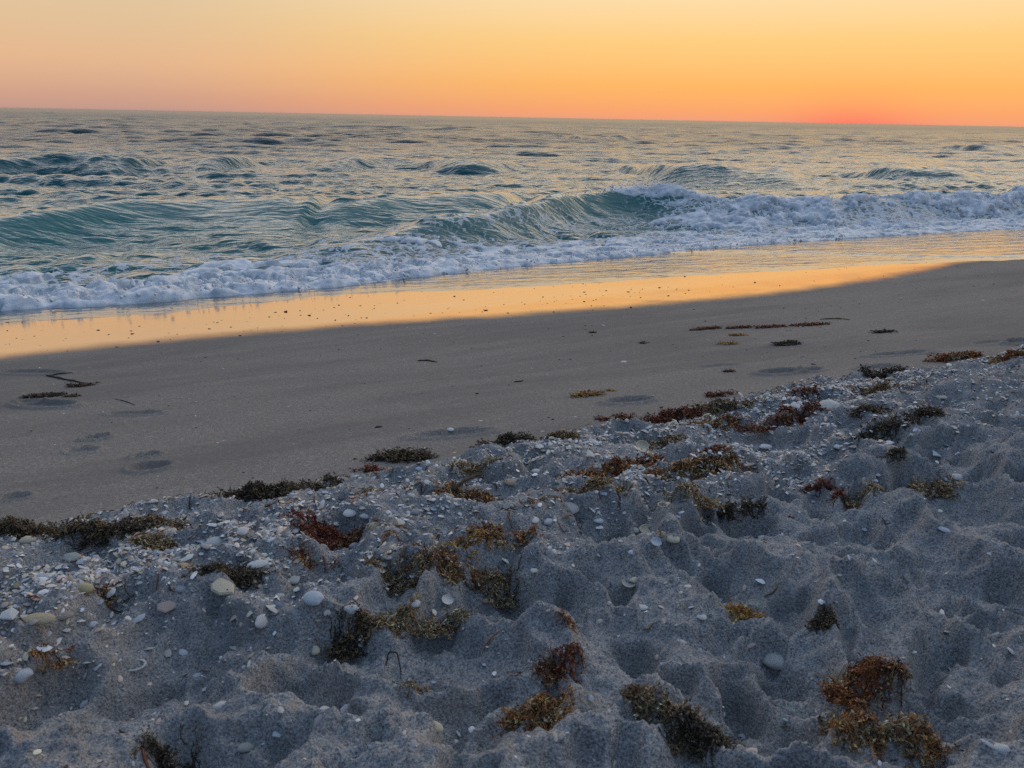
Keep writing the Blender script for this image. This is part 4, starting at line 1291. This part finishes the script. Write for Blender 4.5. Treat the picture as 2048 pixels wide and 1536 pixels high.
WEEDS = [
    (55, 1060, 150, 56, 'dark', 'dark brown weed mat at the far left of the berm edge', EDGE),
    (195, 1048, 150, 50, 'dark', 'dark brown weed mat with two bluish shells in it', EDGE),
    (310, 1035, 110, 40, 'olive', 'stringy grey brown weed draped over the berm edge at left', EDGE),
    (525, 982, 170, 54, 'dark', 'tall dark weed heap at the berm edge left of centre', EDGE),
    (650, 962, 80, 34, 'dark', 'smaller dark weed tuft just right of the tall dark heap', EDGE),
    (800, 908, 110, 46, 'dark', 'dark hummock of weed standing alone at the berm edge', EDGE),
    (738, 938, 60, 20, 'red', 'thin reddish weed strip below the dark hummock', EDGE),
    (1015, 874, 120, 34, 'dark', 'dark red brown weed bank behind the orange oblong shell', EDGE),
    (1115, 868, 80, 26, 'olive', 'grey brown weed right of the dark red brown bank', EDGE),
    (1228, 834, 60, 22, 'red', 'dark red weed tuft at the tip of the long edge line', EDGE),
    (1345, 832, 130, 30, 'red', 'red brown weed on the upper edge of the right bank', EDGE),
    (1320, 882, 90, 40, 'olive', 'greyish weed hollow below the red brown edge weed', LOOSE),
    (1440, 843, 150, 26, 'rust', 'long rusty weed ribbon below the upright grey clam', LOOSE),
    (1535, 850, 110, 22, 'red', 'red brown weed continuing right of the long rusty ribbon', LOOSE),
    (1602, 838, 80, 36, 'red', 'dark red weed mound below the three cornered shard', LOOSE),
    (1450, 808, 120, 26, 'olive', 'olive weed mixed with shells beside the upright grey clam', EDGE),
    (1590, 785, 70, 26, 'red', 'dark red weed tuft at the top of the right shell bank', EDGE),
    (1430, 789, 70, 12, 'red', 'thin dark weed streak on the sand at the bank tip', EDGE),
    (1740, 812, 60, 34, 'dark', 'brown weed tuft right of the biggest ribbed cockle', LOOSE),
    (1770, 742, 80, 24, 'dark', 'dark weed strip left of the grey edge hummock', EDGE),
    (1765, 772, 50, 34, 'olive', 'olive weed ball on the side of a sand lump', EDGE),
    (1910, 712, 90, 26, 'rust', 'red brown weed cap on the grey edge hummock', EDGE),
    (2015, 714, 90, 22, 'rust', 'red brown weed at the right end of the berm edge', EDGE),
    (1770, 860, 120, 30, 'dark', 'dark brown weed ridge below the shell bank at right', LOOSE),
    (1840, 822, 60, 40, 'dark', 'dark weed tuft below the oblong cream shell', LOOSE),
    (1235, 925, 190, 48, 'rust', 'bright rust weed drift beside the white triangular shard', LOOSE),
    (1395, 930, 190, 44, 'mixed', 'brown and tan weed drift right of the bright rust one', LOOSE),
    (1420, 898, 60, 28, 'red', 'small red brown tuft above the brown and tan drift', LOOSE),
    (1390, 990, 100, 40, 'tan', 'tan weed patch below the brown and tan drift', LOOSE),
    (1190, 962, 120, 34, 'tan', 'tan weed strands under the bright rust drift', LOOSE),
    (655, 1075, 150, 52, 'red', 'dark red weed heap left of the orange whelk', LOOSE),
    (920, 988, 130, 40, 'mixed', 'brown weed drift with a dark stick across it', LOOSE),
    (1015, 1066, 110, 40, 'rust', 'rust weed drift above the sand hollow', LOOSE),
    (930, 1090, 100, 30, 'gold', 'golden end of the rust weed drift', LOOSE),
    (950, 935, 100, 22, 'tan', 'golden tan weed strip below the orange oblong shell', LOOSE),
    (470, 1150, 180, 42, 'dark', 'dark brown weed patch above the holed cream slab', LOOSE),
    (310, 1085, 70, 30, 'tan', 'small tan brown tuft in the left shell bank', LOOSE),
    (640, 1140, 90, 28, 'rust', 'rusty tuft right of the dark brown weed patch', LOOSE),
    (800, 1150, 110, 64, 'olive', 'olive weed ball between white ovals in mid foreground', LOOSE),
    (880, 1105, 110, 26, 'rust', 'rust strands joining the olive ball to the golden drift', LOOSE),
    (940, 1140, 150, 36, 'mixed', 'brown weed drift right of the olive ball', LOOSE),
    (250, 1208, 70, 22, 'mixed', 'small brown tuft left of the pinkish shell piece', LOOSE),
    (1005, 1192, 90, 36, 'olive', 'olive tuft at the upper end of the long weed line', LOOSE),
    (840, 1255, 230, 40, 'tan', 'long tan and brown weed line across mid foreground', LOOSE),
    (700, 1290, 90, 44, 'dark', 'dark weed at the lower left end of the long weed line', LOOSE),
    (1640, 968, 46, 16, 'red', 'bright red weed scrap alone on grey sand', LOOSE),
    (1690, 997, 50, 12, 'red', 'thin red weed streak below the bright red scrap', LOOSE),
    (1730, 985, 70, 20, 'tan', 'pale tan weed tuft right of the thin red streak', LOOSE),
    (1860, 985, 90, 26, 'tan', 'tan weed tuft left of the white clam half at far right', LOOSE),
    (1790, 925, 40, 20, 'dark', 'small dark tuft below the dark brown ridge at right', LOOSE),
    (1140, 1245, 44, 14, 'rust', 'small orange red scrap right of the long weed line', LOOSE),
    (1080, 1405, 130, 110, 'mixed', 'biggest fuzzy brown weed tuft in the centre foreground', LOOSE),
    (1110, 1345, 110, 24, 'red', 'red tipped strands above the biggest fuzzy tuft', LOOSE),
    (1325, 1392, 120, 60, 'olive', 'olive brown tuft between the fuzzy tuft and the mottled lump', LOOSE),
    (1390, 1458, 110, 70, 'dark', 'dark weed clump at the bottom right of centre', LOOSE),
    (1735, 1330, 110, 100, 'rust', 'upper rust coloured clump of the large weed pair at right', LOOSE),
    (1760, 1432, 200, 110, 'mixed', 'largest brown and gold weed clump in the right foreground', LOOSE),
    (825, 1366, 50, 20, 'olive', 'small olive tuft under a curled twig', LOOSE),
    (350, 1512, 70, 44, 'dark', 'dark weed tuft at the bottom edge left of centre', LOOSE),
    (1650, 1238, 46, 30, 'dark', 'small dark brown tuft in a sand pit at right', LOOSE),
    (100, 1330, 70, 18, 'mixed', 'brown scraps under a white chip at the left edge', LOOSE),
    (1490, 1226, 60, 18, 'gold', 'golden scrap on a sand ridge right of centre', LOOSE),
    (1480, 1036, 90, 14, 'dark', 'dark scrap beside a thin stick right of centre', LOOSE),
    (1175, 786, 56, 16, 'gold', 'golden weed clump alone on the firm sand', FIRM),
    (1222, 780, 16, 9, 'gold', 'tiny golden scrap right of the golden clump on firm sand', FIRM),
    (1456, 685, 28, 12, 'gold', 'golden weed knot far out on the firm sand', FIRM),
    (1476, 669, 28, 8, 'gold', 'flat golden scrap behind the golden knot', FIRM),
    (85, 791, 60, 9, 'dark', 'dark weed row on firm sand at the far left', FIRM),
    (144, 791, 22, 9, 'dark', 'dark weed knot right of the dark row at far left', FIRM),
    (160, 770, 38, 8, 'dark', 'dark weed scrap at the end of a twig at far left', FIRM),
    (1572, 689, 40, 8, 'dark', 'dark scrap in a footprint right of the golden knot', FIRM),
    (1765, 663, 38, 6, 'dark', 'dark flat scrap far right on the firm sand', FIRM),
    (1185, 664, 14, 8, 'dark', 'tiny dark scrap near the wet edge at centre right', FIRM),
    (1286, 685, 16, 8, 'dark', 'tiny dark scrap left of the golden knot', FIRM),
    (1410, 657, 60, 6, 'red', 'left end of the thin red weed line by the wet edge', FIRM),
    (1480, 655, 50, 5, 'red', 'second piece of the thin red weed line by the wet edge', FIRM),
    (1540, 653, 60, 6, 'red', 'third piece of the thin red weed line by the wet edge', FIRM),
    (1620, 649, 70, 6, 'red', 'right end of the thin red weed line by the wet edge', FIRM),
    (1460, 742, 22, 7, 'red', 'small red scrap on firm sand before the right bank', FIRM),
]
for i, (px, py, wp, hp, pal, lab, grp) in enumerate(WEEDS):
    seaweed(px, py, wp, hp, pal, lab, grp, tall=(0.6 if grp == FIRM else 1.0), dens=(2.2 if grp == FIRM else 1.0), seed=i)


# loose threads of weed that nobody could count, strung along the tide lines
rw = np.random.default_rng(77)


def thread_density(s, n):
    e = edge_n(s)
    l1 = np.exp(-((n - e + 0.03) / 0.06) ** 2) * sstep(-.3, .05, fbm(s * 1.4, s * 0, 3, 801))
    l2 = 0.8 * np.exp(-((n - 1.62 - .16 * vnoise(s * 1.1, s * 0, 803)) / 0.05) ** 2) * sstep(-.1, .2, fbm(s * 1.9, n, 3, 805))
    l3 = 0.7 * np.exp(-((n - 1.32 - .20 * vnoise(s * 0.9, s * 0, 807)) / 0.045) ** 2) * sstep(-.05, .2, fbm(s * 2.1, n, 3, 809))
    return np.maximum.reduce([l1, l2, l3, 0.03 + 0 * s])


a_ = rw.uniform(-2, 6, 160000); b_ = rw.uniform(0.8, 2.05, 160000)
k_ = rw.uniform(0, 1, 160000) < thread_density(a_, b_)
a_, b_ = a_[k_][:13000], b_[k_][:13000]; m = len(a_)
x, y = to_xy(a_, b_)
z0_ = sand_h(x, y); k_ = np.hypot(sand_h(x + .006, y) - z0_, sand_h(x, y + .006) - z0_) / .006 < 0.6
a_, b_, x, y = a_[k_], b_[k_], x[k_], y[k_]; m = len(a_)
hd = rw.uniform(0, 6.283, m); pts = []
lf = rw.uniform(0.0008, 0.006, m); st = rw.uniform(.003, .008, m)
for k in range(5):
    pts.append(np.stack([x, y, sand_h(x, y) + lf], -1))
    hd = hd + rw.normal(0, .6, m); x = x + np.cos(hd) * st; y = y + np.sin(hd) * st
pts = np.stack(pts, 1)
pw = np.array(PAL['rust'] + PAL['dark'] + PAL['tan'] + PAL['red'])
cw = pw[np.clip(((fbm(a_ * 2.2, b_ * 4, 2, 811) + rw.normal(0, .22, m) + .5) * len(pw)).astype(int), 0, len(pw) - 1)] * rw.uniform(.8, 1.4, (m, 1))
tg = np.gradient(pts, axis=1); tg /= np.linalg.norm(tg, axis=-1, keepdims=True) + 1e-9
sd = np.cross(tg, [0, 0, 1.0]); sd /= np.linalg.norm(sd, axis=-1, keepdims=True) + 1e-9
wd = rw.uniform(.0009, .0024, (m, 1, 1)) * np.array([.5, 1, 1.1, .9, .3])[None, :, None]
tri3 = np.stack([pts + sd * wd, pts + np.array([0, 0, 1]) * wd, pts - sd * wd], 2)
seg = []
for k in range(4):
    for q in range(3):
        q2 = (q + 1) % 3
        seg.append([k * 3 + q, k * 3 + q2, (k + 1) * 3 + q2]); seg.append([k * 3 + q, (k + 1) * 3 + q2, (k + 1) * 3 + q])
me = make_mesh('weed_threads', tri3.reshape(-1, 3), (np.array(seg)[None] + (np.arange(m) * 15)[:, None, None]).reshape(-1, 3), WEEDM, False, colors=np.repeat(cw, 15, 0))
link('weed_threads', me, kind='stuff', label='loose threads of brown and rust weed strung along the tide lines', category='weed litter')

# ------------------------------------------------------------------ sticks and twigs
def stick(pts, rad, colr, label, lift):
    Q = []
    for (a, b), lf in zip(pts, lift):
        P, d = on_sand(a, b); Q.append(P + np.array([0, 0, lf]))
    Q = np.array(Q)
    tt = np.linspace(0, len(Q) - 1, 5 * len(Q))
    C_ = np.stack([np.interp(tt, np.arange(len(Q)), Q[:, k]) for k in range(3)], -1)
    for _ in range(2):
        C_[1:-1] = (C_[:-2] + 2 * C_[1:-1] + C_[2:]) / 4
    C_ = C_ + rsm.normal(0, rad * 0.25, C_.shape)
    tg = np.gradient(C_, axis=0); tg /= np.linalg.norm(tg, axis=1, keepdims=True) + 1e-9
    sd = np.cross(tg, [0, .2, 1]); sd /= np.linalg.norm(sd, axis=1, keepdims=True) + 1e-9
    nv = np.cross(sd, tg)
    k = 7
    rr = rad * np.interp(np.linspace(0, 1, len(C_)), [0, .1, .7, 1], [.5, 1, .9, .35]) * rsm.uniform(.85, 1.2, len(C_))
    V_ = np.concatenate([(C_ + rr[:, None] * (math.cos(6.283 * j / k) * sd + math.sin(6.283 * j / k) * nv))[:, None] for j in range(k)], 1)
    n = len(C_); base = C_[0].copy()
    V_ = V_.reshape(-1, 3) - base
    Fq = [(i * k + j, i * k + (j + 1) % k, (i + 1) * k + (j + 1) % k, (i + 1) * k + j) for i in range(n - 1) for j in range(k)]
    Fq += [tuple(range(k))[::-1], tuple((n - 1) * k + j for j in range(k))]
    me = py_mesh('driftwood_stick', V_, Fq, STICKM)
    o = link('driftwood_stick', me, base, label=label, category='stick')
    o.color = (*colr, 1)


BR = (.06, .045, .035)
stick([(903, 988), (930, 975), (965, 966)], .0045, BR, 'dark stick lying on the brown weed drift', [.004, .012, .022])
stick([(1412, 1042), (1450, 1040), (1478, 1042)], .003, BR, 'thin brown stick right of the ribbed cockle', [.002, .003, .004])
stick([(772, 1340), (778, 1328), (795, 1332), (800, 1345), (802, 1362)], .0014, BR, 'thin curled dark twig above a small olive tuft', [.002, .018, .022, .012, .0])
stick([(835, 722), (856, 722), (875, 725)], .004, BR, 'short dark twig lying on the firm sand', [.001, .004, .002])
stick([(92, 751), (130, 760), (188, 771)], .0045, BR, 'long thin twig on firm sand at the far left', [.002, .005, .003])
stick([(95, 753), (120, 748), (145, 746)], .003, BR, 'short twig crossing the end of the long twig at far left', [.002, .004, .003])
stick([(228, 798), (250, 803), (270, 811)], .0022, (.10, .085, .07), 'faint thin twig on firm sand right of the footprints', [.0, .002, .001])
stick([(1028, 764), (1040, 764), (1047, 762)], .003, BR, 'tiny dark twig on firm sand left of the golden clump', [.001, .003, .002])
stick([(1640, 639), (1670, 638), (1700, 640)], .004, (.16, .10, .06), 'thin brown twig behind the red weed line', [.001, .004, .002])
